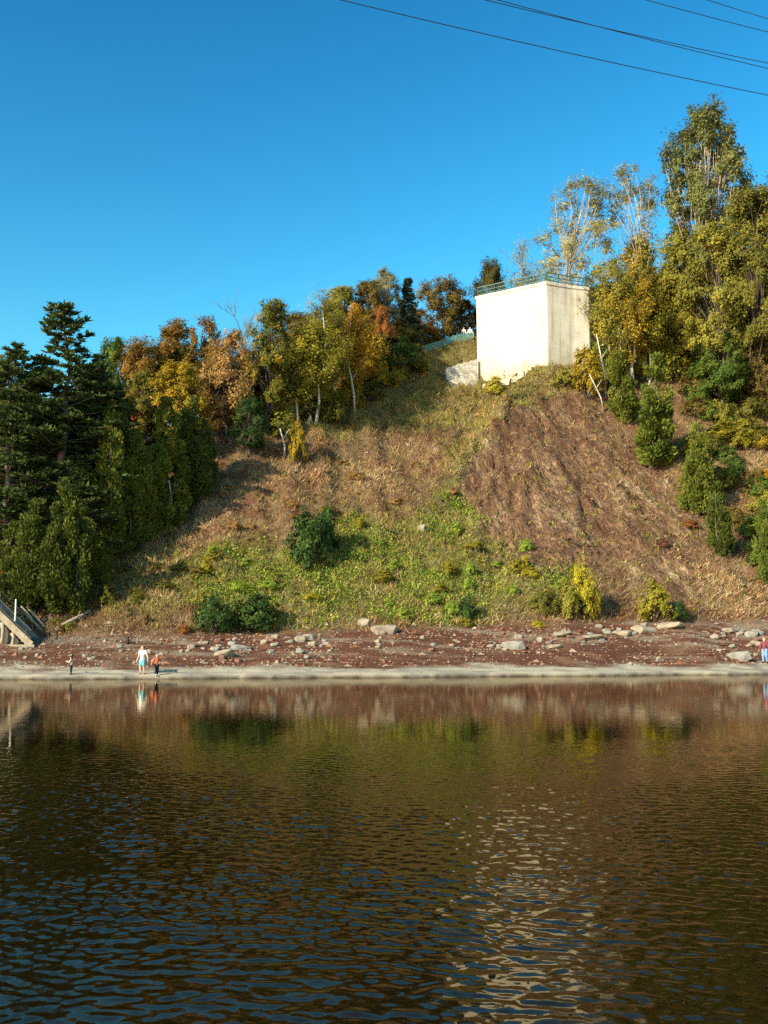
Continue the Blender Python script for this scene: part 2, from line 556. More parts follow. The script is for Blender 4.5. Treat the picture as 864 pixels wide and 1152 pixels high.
def ground_mat():
    m, n, l, p = new_mat('bank_soil_and_shale')
    tc = n.new('ShaderNodeTexCoord')
    at = n.new('ShaderNodeAttribute'); at.attribute_name = 'col'
    ro = n.new('ShaderNodeAttribute'); ro.attribute_name = 'rough'
    n1 = noise(n, l, 1.3, 8, .7, tc.outputs['Object'])
    n2 = noise(n, l, 7.0, 6, .75, tc.outputs['Object'])
    r1 = ramp(n, [(.3, (.55, .52, .5)), (.5, (1, 1, 1)), (.72, (1.0, 1.0, 1.0))]); l.new(n1.outputs['Fac'], r1.inputs[0])
    r2 = ramp(n, [(.32, (.5, .46, .42)), (.55, (1, 1, 1))]); l.new(n2.outputs['Fac'], r2.inputs[0])
    prev = at.outputs['Color']
    for rr in (r1, r2):
        mx = n.new('ShaderNodeMix'); mx.data_type = 'RGBA'; mx.blend_type = 'MULTIPLY'; l.new(ro.outputs['Fac'], mx.inputs[0])
        l.new(prev, mx.inputs[6]); l.new(rr.outputs[0], mx.inputs[7]); prev = mx.outputs[2]
    # bare shale: thin beds and wash lines that follow the fall of the slope
    fa = n.new('ShaderNodeAttribute'); fa.attribute_name = 'fall'
    sh = n.new('ShaderNodeAttribute'); sh.attribute_name = 'shale'
    f1 = noise(n, l, 3.2, 8, .76, fa.outputs['Vector'], (1, 1, 1))
    f2 = noise(n, l, 7.0, 5, .7, fa.outputs['Vector'], (1, 1.6, 1))
    f0 = noise(n, l, .75, 6, .7, fa.outputs['Vector'], (1, .8, 1))
    fr0 = ramp(n, [(.36, (.62, .52, .48)), (.48, (1, 1, 1)), (.55, (1.15, 1.2, 1.2)), (.63, (1.8, 2.2, 2.4))])
    l.new(f0.outputs['Fac'], fr0.inputs[0])
    fr1 = ramp(n, [(.34, (.42, .36, .33)), (.47, (.95, .92, .9)), (.54, (1.2, 1.2, 1.12)), (.61, (1.9, 2.1, 2.15))])
    l.new(f1.outputs['Fac'], fr1.inputs[0])
    fr2 = ramp(n, [(.36, (.45, .40, .36)), (.5, (1, 1, 1)), (.64, (1.5, 1.6, 1.6))])
    l.new(f2.outputs['Fac'], fr2.inputs[0])
    for rr in (fr0, fr1, fr2):
        mx = n.new('ShaderNodeMix'); mx.data_type = 'RGBA'; mx.blend_type = 'MULTIPLY'
        l.new(sh.outputs['Fac'], mx.inputs[0])
        l.new(prev, mx.inputs[6]); l.new(rr.outputs[0], mx.inputs[7]); prev = mx.outputs[2]
    l.new(prev, p.inputs['Base Color'])
    p.inputs['Roughness'].default_value = .95
    p.inputs['Specular IOR Level'].default_value = .2
    ad0 = n.new('ShaderNodeMath'); ad0.operation = 'ADD'
    l.new(n1.outputs['Fac'], ad0.inputs[0]); l.new(n2.outputs['Fac'], ad0.inputs[1])
    fm = n.new('ShaderNodeMath'); fm.operation = 'ADD'
    l.new(f1.outputs['Fac'], fm.inputs[0]); l.new(f2.outputs['Fac'], fm.inputs[1])
    fm2 = n.new('ShaderNodeMath'); fm2.operation = 'MULTIPLY'
    l.new(fm.outputs[0], fm2.inputs[0]); l.new(sh.outputs['Fac'], fm2.inputs[1])
    fm3 = n.new('ShaderNodeMath'); fm3.operation = 'MULTIPLY'
    l.new(fm2.outputs[0], fm3.inputs[0]); fm3.inputs[1].default_value = 2.2
    ad = n.new('ShaderNodeMath'); ad.operation = 'ADD'
    l.new(ad0.outputs[0], ad.inputs[0]); l.new(fm3.outputs[0], ad.inputs[1])
    b = n.new('ShaderNodeBump'); b.inputs['Strength'].default_value = 1.0; bd = n.new('ShaderNodeMath'); bd.operation = 'MULTIPLY'; bd.inputs[1].default_value = .22
    l.new(ro.outputs['Fac'], bd.inputs[0]); l.new(bd.outputs[0], b.inputs['Distance'])
    l.new(ad.outputs[0], b.inputs['Height']); l.new(b.outputs[0], p.inputs['Normal'])
    return m


def water_mat():
    m, n, l, p = new_mat('river_water')
    tc = n.new('ShaderNodeTexCoord')
    O = tc.outputs['Object']
    a = noise(n, l, 5.4, 2, .5, O, (1.15, .95, 1))
    a2 = noise(n, l, 11.0, 1, .5, O, (1.1, .95, 1))
    c = noise(n, l, 1.1, 1, .5, O, (.8, 1.1, 1))
    s = n.new('ShaderNodeMath'); s.operation = 'MULTIPLY_ADD'
    l.new(c.outputs['Fac'], s.inputs[0]); s.inputs[1].default_value = .9; l.new(a.outputs['Fac'], s.inputs[2])
    s2 = n.new('ShaderNodeMath'); s2.operation = 'MULTIPLY_ADD'
    l.new(a2.outputs['Fac'], s2.inputs[0]); s2.inputs[1].default_value = .35; l.new(s.outputs[0], s2.inputs[2])
    # the wind reaches the near water only; the lee under the far bank is calm
    sep = n.new('ShaderNodeSeparateXYZ'); l.new(O, sep.inputs[0])
    wn_ = noise(n, l, .22, 3, .6, O, (.35, 1.6, 1))
    yy = n.new('ShaderNodeMath'); yy.operation = 'MULTIPLY_ADD'
    l.new(wn_.outputs['Fac'], yy.inputs[0]); yy.inputs[1].default_value = -14.0; l.new(sep.outputs['Y'], yy.inputs[2])
    mr = n.new('ShaderNodeMapRange'); mr.interpolation_type = 'SMOOTHSTEP'
    mr.inputs['From Min'].default_value = 4.5; mr.inputs['From Max'].default_value = 15.0
    mr.inputs['To Min'].default_value = .16; mr.inputs['To Max'].default_value = .07
    l.new(yy.outputs[0], mr.inputs['Value'])
    b = n.new('ShaderNodeBump'); b.inputs['Strength'].default_value = 1.0
    ds = n.new('ShaderNodeMath'); ds.operation = 'MULTIPLY'; ds.inputs[1].default_value = .021
    l.new(mr.outputs[0], ds.inputs[0]); l.new(ds.outputs[0], b.inputs['Distance'])
    l.new(s2.outputs[0], b.inputs['Height'])
    n.remove(p)
    gl = n.new('ShaderNodeBsdfGlossy'); gl.inputs['Roughness'].default_value = 0
    gl.inputs['Color'].default_value = (.78, .70, .58, 1)
    df = n.new('ShaderNodeBsdfDiffuse'); df.inputs['Color'].default_value = (.008, .005, .0015, 1)
    fr = n.new('ShaderNodeFresnel'); fr.inputs['IOR'].default_value = 1.31
    mx = n.new('ShaderNodeMixShader')
    for q in (gl, fr): l.new(b.outputs[0], q.inputs['Normal'])
    l.new(fr.outputs[0], mx.inputs[0]); l.new(df.outputs[0], mx.inputs[1]); l.new(gl.outputs[0], mx.inputs[2])
    l.new(mx.outputs[0], n['Material Output'].inputs['Surface'])
    return m


# ------------------------------------------------------------------ ground and water
def blob(px, py, cx, cy, rx, ry, soft=.35):
    d = np.sqrt(((px - cx) / rx) ** 2 + ((py - cy) / ry) ** 2)
    return 1 - sstep(1 - soft, 1 + soft, d)


def polymask(px, py, poly, soft):
    """1 inside an outline, fading over soft pixels either side"""
    inside = np.zeros(px.shape, bool)
    dist = np.full(px.shape, 1e9)
    n = len(poly)
    for i in range(n):
        x0, y0 = poly[i]; x1, y1 = poly[(i + 1) % n]
        c = ((y0 > py) != (y1 > py)) & (px < (x1 - x0) * (py - y0) / (y1 - y0 + 1e-9) + x0)
        inside ^= c
        t = np.clip(((px - x0) * (x1 - x0) + (py - y0) * (y1 - y0)) / ((x1 - x0) ** 2 + (y1 - y0) ** 2 + 1e-9), 0, 1)
        dist = np.minimum(dist, np.hypot(px - x0 - t * (x1 - x0), py - y0 - t * (y1 - y0)))
    return sstep(-soft, soft, np.where(inside, dist, -dist))


def zones(x, y, z):
    """what grows or lies on the bank at a ground point: weights of cover kinds"""
    px, py = project(x, np.maximum(y, 5), z)
    nz = fbm(x * .22, y * .22, 51, 4)
    nf = fbm(x * .8, y * .8, 52, 3)
    jx = px + 26 * nz + 10 * nf
    jy = py + 18 * fbm(x * .2, y * .2, 53, 3)
    b = y - shore(x)
    beach = 1 - sstep(10.2, 11.6, b + 1.2 * nf)
    green = np.maximum.reduce([
        blob(jx, jy, 330, 660, 120, 45), blob(jx, jy, 430, 640, 90, 60), blob(jx, jy, 515, 650, 60, 60),
        blob(jx, jy, 505, 590, 35, 40) * .8, blob(jx, jy, 250, 640, 60, 35) * .6, blob(jx, jy, 600, 668, 60, 22) * .7])
    dry = np.maximum.reduce([
        blob(jx, jy, 455, 442, 110, 42), blob(jx, jy, 520, 415, 56, 50), blob(jx, jy, 600, 425, 48, 26),
        blob(jx, jy, 170, 655, 110, 40) * .8, blob(jx, jy, 400, 470, 70, 18) * .6,
        polymask(jx, jy, [(540, 436), (585, 440), (530, 520), (508, 570), (490, 570), (505, 515)], 8) * .9])
    sx, sy = px + 12 * nz + 8 * nf, py + 8 * nf
    shale = np.maximum(polymask(sx, sy, [(582, 450), (530, 515), (505, 560), (535, 590), (562, 650), (640, 655), (690, 620), (690, 480), (640, 447)], 14),
                       .55 * polymask(sx, sy, [(690, 450), (680, 640), (790, 690), (800, 600), (740, 540), (715, 460)], 20))
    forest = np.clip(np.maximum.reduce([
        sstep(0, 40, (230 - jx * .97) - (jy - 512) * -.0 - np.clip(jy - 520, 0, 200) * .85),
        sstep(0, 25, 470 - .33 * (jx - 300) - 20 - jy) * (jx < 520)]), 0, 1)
    return beach, green, dry, shale, forest, nz, nf, b


def mixc(a, bcol, w):
    return a * (1 - w[:, None]) + np.array(bcol)[None, :] * w[:, None]


def build_ground():
    xs = np.concatenate([[-1500, -900, -500, -300, -200, -150, -110, -85, -70, -60, -53], np.arange(-48, 66, .32),
                         [70, 80, 95, 120, 160, 220, 320, 500, 900, 1500]])
    ys = np.concatenate([[30, 40, 48, 53], np.arange(56, 92, .2), np.arange(92, 140, .42), [143, 148, 155, 165, 180, 200, 240, 300, 420, 700, 1200, 2000]])
    X, Y = np.meshgrid(xs, ys)
    x, y = X.ravel(), Y.ravel()
    z = terrain(x, y)
    beach, green, dry, shale, forest, nz, nf, b = zones(x, y, z)
    base = np.tile(np.array([[.24, .155, .074]]), (len(x), 1))
    base = mixc(base, (.165, .08, .045), sstep(-.2, .35, nf))
    base = mixc(base, (.215, .116, .064), shale * .95)
    base = mixc(base, (.21, .18, .05), dry * .85)
    base = mixc(base, (.15, .155, .03), green * .85)
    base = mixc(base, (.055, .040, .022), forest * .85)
    red = np.tile(np.array([[.135, .055, .03]]), (len(x), 1))
    red = mixc(red, (.22, .12, .07), sstep(0, .45, fbm(x * .5, y * 1.5, 61, 4)))
    red = mixc(red, (.30, .235, .16), sstep(.12, .4, fbm(x * .22 + 9, y * 1.3, 62, 4)) * .8)
    px, py = project(x, np.maximum(y, 5), z)
    red = mixc(red, (.23, .19, .14), sstep(230, 60, px) * sstep(8.0, 10.5, b) * .8)
    pale = np.tile(np.array([[.33, .29, .21]]), (len(x), 1))
    pale = mixc(pale, (.22, .195, .15), sstep(-.05, .35, fbm(x * .8, y * 2.2, 63, 4)))
    wp = 1 - sstep(1.9, 3.5, b + 2.6 * fbm(x * .3, y * .5, 64, 4))
    bc = red * (1 - wp[:, None]) + pale * wp[:, None]
    wet_undercut = 1 - sstep(.02, .16, z + .05 * nf)  # wet rock band; its dark tone also paints the shaded undercut line
    bc = mixc(bc, (.055, .045, .03), wet_undercut)
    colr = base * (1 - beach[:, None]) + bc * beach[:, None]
    nx, ny = len(xs), len(ys)
    i = np.arange(nx * ny).reshape(ny, nx)
    Q = np.stack([i[:-1, :-1], i[:-1, 1:], i[1:, 1:], i[1:, :-1]], -1).reshape(-1, 4)
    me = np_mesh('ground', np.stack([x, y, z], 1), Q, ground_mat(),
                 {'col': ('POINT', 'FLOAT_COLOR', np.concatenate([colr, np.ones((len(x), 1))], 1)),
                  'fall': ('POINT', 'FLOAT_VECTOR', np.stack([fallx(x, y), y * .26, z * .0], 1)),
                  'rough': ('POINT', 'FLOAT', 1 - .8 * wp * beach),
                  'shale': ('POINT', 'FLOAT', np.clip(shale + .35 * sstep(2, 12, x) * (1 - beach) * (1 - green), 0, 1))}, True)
    tag(link('ground', me), kind='structure')


build_ground()
def build_water():
    xs = np.concatenate([[-1500, -600, -250, -100, -50, -28, -18, -13.5], np.arange(-11.5, -4.6, .05), np.arange(-4.6, 4.6, .028), np.arange(4.6, 11.5, .05), [13.5, 18, 28, 50, 100, 250, 600, 1500]])
    ys = np.concatenate([[-400, -100, -30, -8, 0, 2.5], np.arange(4.2, 9.5, .022), np.arange(9.5, 17, .038), np.arange(17, 30, .07), [31.5, 34, 38, 44, 52, 60, 80, 120, 250, 600]])
    X, Y = np.meshgrid(xs, ys)
    x, y = X.ravel(), Y.ravel()
    z = np.zeros(len(x))
    inside = (np.abs(x) < 11.6) & (y > 4) & (y < 30.2)
    xi, yi = x[inside], y[inside]
    r = np.random.default_rng(17)
    h = np.zeros(len(xi)); sl2 = 0
    wx = xi + .25 * fbm(xi * .6, yi * .6, 201, 2); wy = yi + .25 * fbm(xi * .6, yi * .6, 202, 2)
    for k in range(60):
        lam = math.exp(r.uniform(math.log(.09), math.log(.33)))
        th = r.normal(math.radians(78), .78)
        kk = 2 * math.pi / lam
        st = r.uniform(.5, 1.3) * (.20 / max(lam, .14)) ** .4
        h += st / kk * np.sin(kk * (wx * math.cos(th) + wy * math.sin(th)) + r.uniform(0, 6.283))
        sl2 += st * st / 2
    h *= .100 / math.sqrt(sl2)
    # the wind reaches the near water; the lee under the far bank is calm
    gust = fbm(xi * .10 + 3, yi * .30, 205, 3)
    w = 1 - .93 * sstep(13.5, 23.5, yi + 5.5 * gust)
    w *= .72 + .55 * sstep(-.3, .4, fbm(xi * .25, yi * .5, 206, 3))
    edge = sstep(11.5, 10.2, np.abs(xi)) * sstep(4.2, 5.0, yi) * sstep(30, 28, yi)
    z[inside] = h * w * edge
    nx, ny = len(xs), len(ys)
    i = np.arange(nx * ny).reshape(ny, nx)
    Q = np.stack([i[:-1, :-1], i[:-1, 1:], i[1:, 1:], i[1:, :-1]], -1).reshape(-1, 4)
    return np_mesh('water', np.stack([x, y, z], 1), Q, water_mat(), None, True)


wme = build_water()
tag(link('water', wme), kind='structure')

# ------------------------------------------------------------------ concrete tower, wall, fence, wires
YC = 118.0
c_near = at_depth(614.6, 316.5, YC)
ZT = float(c_near[2])
c_left = at_height(535.8, 333.7, ZT)
c_r1 = at_height(642.7, 321.2, ZT)
c_r2 = at_height(662.0, 323.4, ZT)


def build_tower():
    zb = 26.0
    bk = np.array([5.4, 8.2])
    poly = [c_left[:2], c_near[:2], c_r1[:2], c_r2[:2], c_r2[:2] + bk * .75, c_left[:2] + bk * .95]
    org = Vector((c_near[0], c_near[1], 31.0))
    root = empty('concrete_tower', org, 'tall pale concrete block with flat roof standing on the hillside above the shale slope', 'tower')
    loc = [(p[0] - org.x, p[1] - org.y) for p in poly]
    bm = bmesh.new()
    vs = [bm.verts.new((x, y, zb - org.z)) for x, y in loc]
    f = bm.faces.new(vs)
    r = bmesh.ops.extrude_face_region(bm, geom=[f])
    bmesh.ops.translate(bm, verts=[g for g in r['geom'] if isinstance(g, bmesh.types.BMVert)], vec=(0, 0, ZT - .35 - zb))
    bmesh.ops.recalc_face_normals(bm, faces=bm.faces)
    bmesh.ops.bevel(bm, geom=[e for e in bm.edges if abs((e.verts[0].co - e.verts[1].co).z) > 1], offset=.05, segments=1, affect='EDGES')
    me = bpy.data.meshes.new('wall')
    bm.to_mesh(me); bm.free()
    me.materials.append(CONC)
    link('wall', me, root)
    # roof slab a hand wider than the walls
    cx = sum(p[0] for p in loc) / 6; cy = sum(p[1] for p in loc) / 6
    big = [((x - cx) * 1.018 + cx, (y - cy) * 1.018 + cy) for x, y in loc]
    s = MB(); s.prism(big, ZT - .35 - org.z + .003, ZT - org.z)
    s.build('roof_slab', CONC, root)
    # broken footing at the base
    fb = MB()
    for k in range(7):
        t = .18 + .10 * k
        q = np.array(loc[0]) * (1 - t) + np.array(loc[1]) * t
        wz = random.uniform(.5, 1.0)
        gx, gy = q[0] + org.x - .3, q[1] + org.y - .45
        gz = float(terrain(gx, gy))
        fb.box((gx - org.x, gy - org.y, gz - org.z + .1), (random.uniform(.7, 1.2), random.uniform(.6, 1), wz),
               Euler((random.uniform(-.2, .2), random.uniform(-.2, .2), -.6 + random.uniform(-.3, .3))).to_matrix())
    fb.build('footing', CONC, root)
    # steel railing round the roof
    rail = [Vector((x * .985 + cx * .015, y * .985 + cy * .015, ZT - org.z)) for x, y in loc]
    rr = empty('railing', (0, 0, 0)); rr.parent = root
    tops = MB()
    for a, b in zip(rail, rail[1:] + rail[:1]):
        for h, w in ((1.08, .09), (.62, .06), (.2, .06)):
            tops.bar(a + Vector((0, 0, h)), b + Vector((0, 0, h)), w, w)
    tops.build('rail', GREEN_PAINT, rr)
    pn = MB()   # mesh infill bars
    for a, b in zip(rail[:3], rail[1:4]):
        n = int((b - a).length / .16)
        for k in range(1, n):
            q = a.lerp(b, k / n)
            pn.bar(q + Vector((0, 0, .2)), q + Vector((0, 0, 1.08)), .022, .022)
    pn.build('infill_bars', GREEN_PAINT, rr)
    for a, b in zip(rail, rail[1:] + rail[:1]):
        n = max(1, round((b - a).length / 2.2))
        for k in range(n):
            q = a.lerp(b, k / n)
            m = MB(); m.bar(q, q + Vector((0, 0, 1.16)), .11, .11)
            m.build('post', GREEN_PAINT, rr)


build_tower()


def build_stone_wall():
    a = at_depth(502.5, 414, 121.9)
    b = at_depth(538, 403.5, 122.9)
    org = Vector((a[0], a[1], 31.5))
    d = (Vector(b) - Vector(a)); L = math.hypot(d.x, d.y)
    ux, uy = d.x / L, d.y / L
    nxx, nyy = -uy, ux
    m = MB(); N = 14
    vs = []
    for i in range(N + 1):
        t = i / N
        x, y = a[0] + d.x * t, a[1] + d.y * t
        zt = a[2] + d.z * t + random.uniform(-.10, .10)
        for off in (0, .9):
            for z in (27.5, zt):
                vs.append((x + nxx * off - org.x, y + nyy * off - org.y, z - org.z))
    fs = []
    for i in range(N):
        o = i * 4; q = o + 4
        fs += [(o, q, q + 1, o + 1), (o + 1, q + 1, q + 3, o + 3), (o + 3, q + 3, q + 2, o + 2), (o + 2, q + 2, q, o)]
    fs += [(0, 1, 3, 2), (N * 4, N * 4 + 2, N * 4 + 3, N * 4 + 1)]
    m.add(vs, fs)
    o = m.build('stone_wall', STONE_WALL, None, org)
    tag(o, 'low rubble stone retaining wall abutting the left side of the concrete tower', 'wall')


build_stone_wall()


def build_fence():
    pts = [(470, 399), (484, 396), (498, 391), (510, 386), (522, 380), (533, 375)]
    P = []
    for px, py in pts:
        Y = 127.5
        x = at_depth(px, py, Y)[0]
        # stand the post on the terrace edge at the depth where its foot shows
        P.append(Vector(hit_or(px, py, Y)))
    org = P[0].copy()
    root = empty('green_fence', org, 'low green mesh fence along the lookout path left of the concrete tower', 'fence')
    pn = MB()
    for a, b in zip(P, P[1:]):
        a, b = a - org, b - org
        for h in (.12, .5, .9):
            pn.bar(a + Vector((0, 0, h)), b + Vector((0, 0, h)), .06, .06)
        n = max(2, int((b - a).length / .11))
        for k in range(n):
            q = a.lerp(b, k / n)
            pn.bar(q + Vector((0, 0, .12)), q + Vector((0, 0, .9)), .05, .05)
    pn.build('mesh_panel', FENCE_PAINT, root)
    for p in P:
        m = MB(); m.tube([p - org - Vector((0, 0, .3)), p - org + Vector((0, 0, 1.02))], .05, 8)
        m.build('post', FENCE_PAINT, root)
    return P


def hit_or(px, py, Y):
    p = hit(px, py)
    if p[1] < 140: return p
    x = at_depth(px, py, Y)[0]
    return np.array([x, Y, float(terrain(x, Y))])


FENCE_PAINT = simple_mat('faded_green_paint', (.06, .16, .12), (.13, .28, .21), 5, .6)
FENCE = build_fence()

for (p0, p1, rad, lab) in [
    (((384, 0), 60), ((864, 107), 74), .032, 'lowest black power cable, crossing the sky down to the tall poplar'),
    (((546, 0), 62), ((864, 71), 76), .028, 'upper cable of the close pair of power lines'),
    (((560, 0), 63), ((864, 77), 76), .028, 'lower cable of the close pair of power lines'),
    (((727, 0), 64), ((864, 36), 72), .025, 'thin power cable above the close pair, second from the top right corner'),
    (((796, 0), 66), ((864, 21), 72), .025, 'highest thin power cable, cutting the top right corner')]:
    a = Vector(at_depth(*p0[0], p0[1])); b = Vector(at_depth(*p1[0], p1[1]))
    L = (b - a).length
    pts = []
    for k in range(41):
        t = -1.0 + 3.2 * k / 40
        q = a.lerp(b, t)
        q.z += .0016 * L * L * t * (t - 1) * .35
        pts.append(q)
    m = MB(); m.tube([p - pts[0] for p in pts], rad, 6)
    tag(m.build('power_cable', WIRE, None, pts[0]), lab, 'cable', 'power cables overhead')


# ------------------------------------------------------------------ stair down to the shore
def build_stair():
    base = hit(33, 726)
    root = empty('concrete_stair', base, 'cream concrete stair with dark handrails coming down to the shore at the left edge', 'stair')
    W = 1.9
    rise, run = .20, .205
    N = 24
    tr = MB()
    for k in range(N):
        tr.box((-.15 - run * (k + .5), W / 2 + .05, rise * (k + .5) - .03), (run + .02, W, .13))
    tr.build('treads', CONC_STEP, root)
    top = Vector((-.15 - run * N, 0, rise * N))
    for y in (-.06, W + .16):
        s = MB(); s.bar((.15, y, .02), (top.x, y, top.z - .02), .2, .42)
        s.build('stringer', CONC_STEP, root)
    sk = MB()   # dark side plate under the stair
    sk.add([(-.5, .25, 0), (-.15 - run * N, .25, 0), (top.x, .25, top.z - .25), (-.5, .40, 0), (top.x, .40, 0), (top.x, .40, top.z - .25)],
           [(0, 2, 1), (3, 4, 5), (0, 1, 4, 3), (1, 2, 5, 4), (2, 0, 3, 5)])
    sk.build('side_wall', simple_mat('dark_stair_wall', (.05, .045, .035), (.11, .095, .07), 3, .9), root)
    for x in (-1.05, -1.75):
        h = -x * rise / run - .25
        l = MB()
        l.tube([(x - .05, -.08, -.2), (x + .03, -.08, h * .3), (x + .05, -.08, h * .65), (x - .06, -.08, h)], [.14, .12, .11, .15], 8)
        l.build('leg', CONC_STEP, root, None, True)
    for y in (-.02, W + .12):
        hr = MB()
        for h in (.45, .95):
            hr.tube([(.1, y, h), (top.x, y, top.z + h)], .035, 6)
        h_o = hr.build('handrail', DARK_STEEL, root)
        for k in range(0, N, 4):
            x = -.15 - run * (k + .5)
            p = MB(); p.tube([(x, y, rise * k), (x, y, rise * k + 1.0)], .03, 6)
            p.build('post', DARK_STEEL, h_o)
    # landing ramp to the right rear with timber rails
    rp = MB()
    for y, o in ((W + 1.0, .55), (W + 1.5, 1.05)):
        rp.bar((.1 + o * .5, y, .35), (-1.9 + o * .5, y, 2.6), .12, .14)
    rp.build('timber_rail', WOOD, root)
    wp = MB(); wp.tube([(-.95, -.1, 1.55), (-.95, -.1, 2.95)], .05, 8)
    wp.build('white_post', simple_mat('white_pipe', (.55, .5, .45), (.75, .7, .66), 3, .6), root)
    ft = MB(); ft.box((-2.2, .3, -.12), (5.2, 1.2, .3)); ft.build('foundation', CONC_STEP, root)


build_stair()

lg0, lg1 = hit(63, 711), hit(102, 691)
m = MB()
a, b = Vector(lg0) + Vector((0, -.1, .12)), Vector(lg1) + Vector((0, -.1, .25))
m.tube([Vector((0, 0, 0)), (b - a) * .3 + Vector((0, 0, .06)), (b - a) * .7, b - a], [.15, .13, .12, .08], 8)
br = (b - a) * .6
m.tube([br, br + Vector((.3, -.2, .5))], [.05, .02], 6)
tag(m.build('fallen_log', WOOD, None, a, True), 'bare pale fallen log lying up the slope right of the concrete stair', 'log')


# ------------------------------------------------------------------ rocks
def rock_mesh(seed, mat):
    r = np.random.default_rng(seed)
    bm = bmesh.new()
    for _ in range(26):
        d = r.normal(size=3); d /= np.linalg.norm(d)
        d = np.sign(d) * np.abs(d) ** .6
        d = d / max(1, np.abs(d).max()) * r.uniform(.75, 1)
        bm.verts.new(d * .5)
    res = bmesh.ops.convex_hull(bm, input=bm.verts)
    bmesh.ops.delete(bm, geom=[g for g in res['geom_interior'] if isinstance(g, bmesh.types.BMVert)], context='VERTS')
    bmesh.ops.bevel(bm, geom=list(bm.edges), offset=.03, segments=1, affect='EDGES', clamp_overlap=True)
    me = bpy.data.meshes.new('rock')
    bm.to_mesh(me); bm.free()
    me.materials.append(mat)
    return me


RM = {'pale': [rock_mesh(s, ROCK) for s in range(5)], 'grey': [rock_mesh(s + 20, ROCK_GREY) for s in range(4)], 'red': [rock_mesh(s + 40, ROCK_RED) for s in range(3)]}
CLOSE_FS = 0


def rock(px, py, w, h, kind, label, group, name='rock', d=None):
    """px,py = middle of the foot; w,h in photo pixels"""
    p = hit(px, py)
    sc = p[1] / F
    o = link(name, random.choice(RM[kind]))
    W, H = (w * sc, h * sc * .9) if name == 'boulder' else (w * sc * .84, h * sc * .72)
    D = d or W * random.uniform(.6, .95)
    o.scale = (W * 1.1 * random.uniform(.85, 1.2), D, H * 1.5 * random.uniform(.75, 1.15))
    o.rotation_euler = (random.uniform(-.15, .15), random.uniform(-.12, .12), random.uniform(-.5, .5))
    o.location = (p[0], p[1] + D * .25, p[2] + H * .22)
    tag(o, label, 'boulder' if name == 'boulder' else 'rock', group)
    return o


GB = 'large boulders along the shore'
for a in [
    (433, 712, 34, 10, 'pale', 'low pale flat boulder below the upright cream boulder at mid shore'),
    (410, 705, 19, 15, 'pale', 'upright cream boulder at the foot of the green slope, mid shore'),
    (428, 714, 12, 6, 'pale', 'small cream boulder right of the low flat boulder at mid shore'),
    (475, 597, 12, 8, 'pale', 'lone white boulder half way up the green slope'),
    (577, 730, 25, 11, 'grey', 'large grey boulder with dark underside on the red shale'),
    (634, 716, 20, 7, 'pale', 'flat pale slab lying left of the long slab row'),
    (668, 719, 34, 7, 'pale', 'long pale slab in the middle of the slab row below the yellow bush'),
    (700, 715, 28, 8, 'pale', 'pale slab right of the middle of the slab row, below the bright yellow bushes'),
    (726, 711, 26, 9, 'pale', 'pale slab near the right end of the slab row'),
    (754, 707, 32, 10, 'pale', 'largest pale slab, at the right end of the slab row under the yellow green bush'),
    (625, 730, 20, 6, 'pale', 'pale tilted slab on red shale right of the large grey boulder'),
    (824, 712, 26, 8, 'pale', 'cream slab of the right hand pile, under the bare hillside'),
    (846, 716, 20, 9, 'grey', 'grey green block topping the right hand rock pile'),
    (832, 742, 30, 13, 'grey', 'big grey block low on the right shore near the water'),
    (270, 731, 26, 9, 'grey', 'wide grey boulder in the left stone cluster'),
    (338, 722, 13, 9, 'pale', 'round cream boulder at the right end of the left stone cluster'),
    (252, 738, 22, 8, 'pale', 'pale boulder at the front of the left stone cluster'),
    (134, 669, 14, 6, 'pale', 'pale stone on the left hillside above the people'),
]:
    rock(*a, GB, 'boulder')

rr_ = random.Random(3)
for lab, grp, n, fpx, fpy, ws in [
    ('small stone of the loose heap at the foot of the left green bushes', 'stones of the left heap', 52,
     lambda t: 208 + 160 * t, lambda t: 737 - 14 * t + rr_.gauss(0, 6), (3, 13)),
    ('small stone on the red shale between the left heap and the slab row', 'stones on the middle shale', 20,
     lambda t: 350 + 200 * t, lambda t: 722 - 2 * t + rr_.uniform(-8, 12), (3, 9)),
    ('small stone lying among the slabs of the right slab row', 'stones of the slab row', 44,
     lambda t: 545 + 215 * t, lambda t: 728 - 22 * t + rr_.gauss(1, 4), (3, 13)),
    ('small stone of the rock pile at the right end of the shore', 'stones of the right pile', 26,
     lambda t: 802 + 62 * t, lambda t: 722 + rr_.uniform(-12, 22), (5, 14)),
    ('small pale stone scattered on the shore around the three bathers', 'stones on the left shore', 26,
     lambda t: 5 + 215 * t, lambda t: 738 + rr_.uniform(-12, 10), (4, 10))]:
    for k in range(n):
        t = rr_.random()
        w = rr_.uniform(*ws)
        rock(fpx(t), fpy(t), w, w * rr_.uniform(.4, .75), rr_.choice(['pale', 'pale', 'grey', 'pale', 'grey', 'red', 'red']), lab, grp)

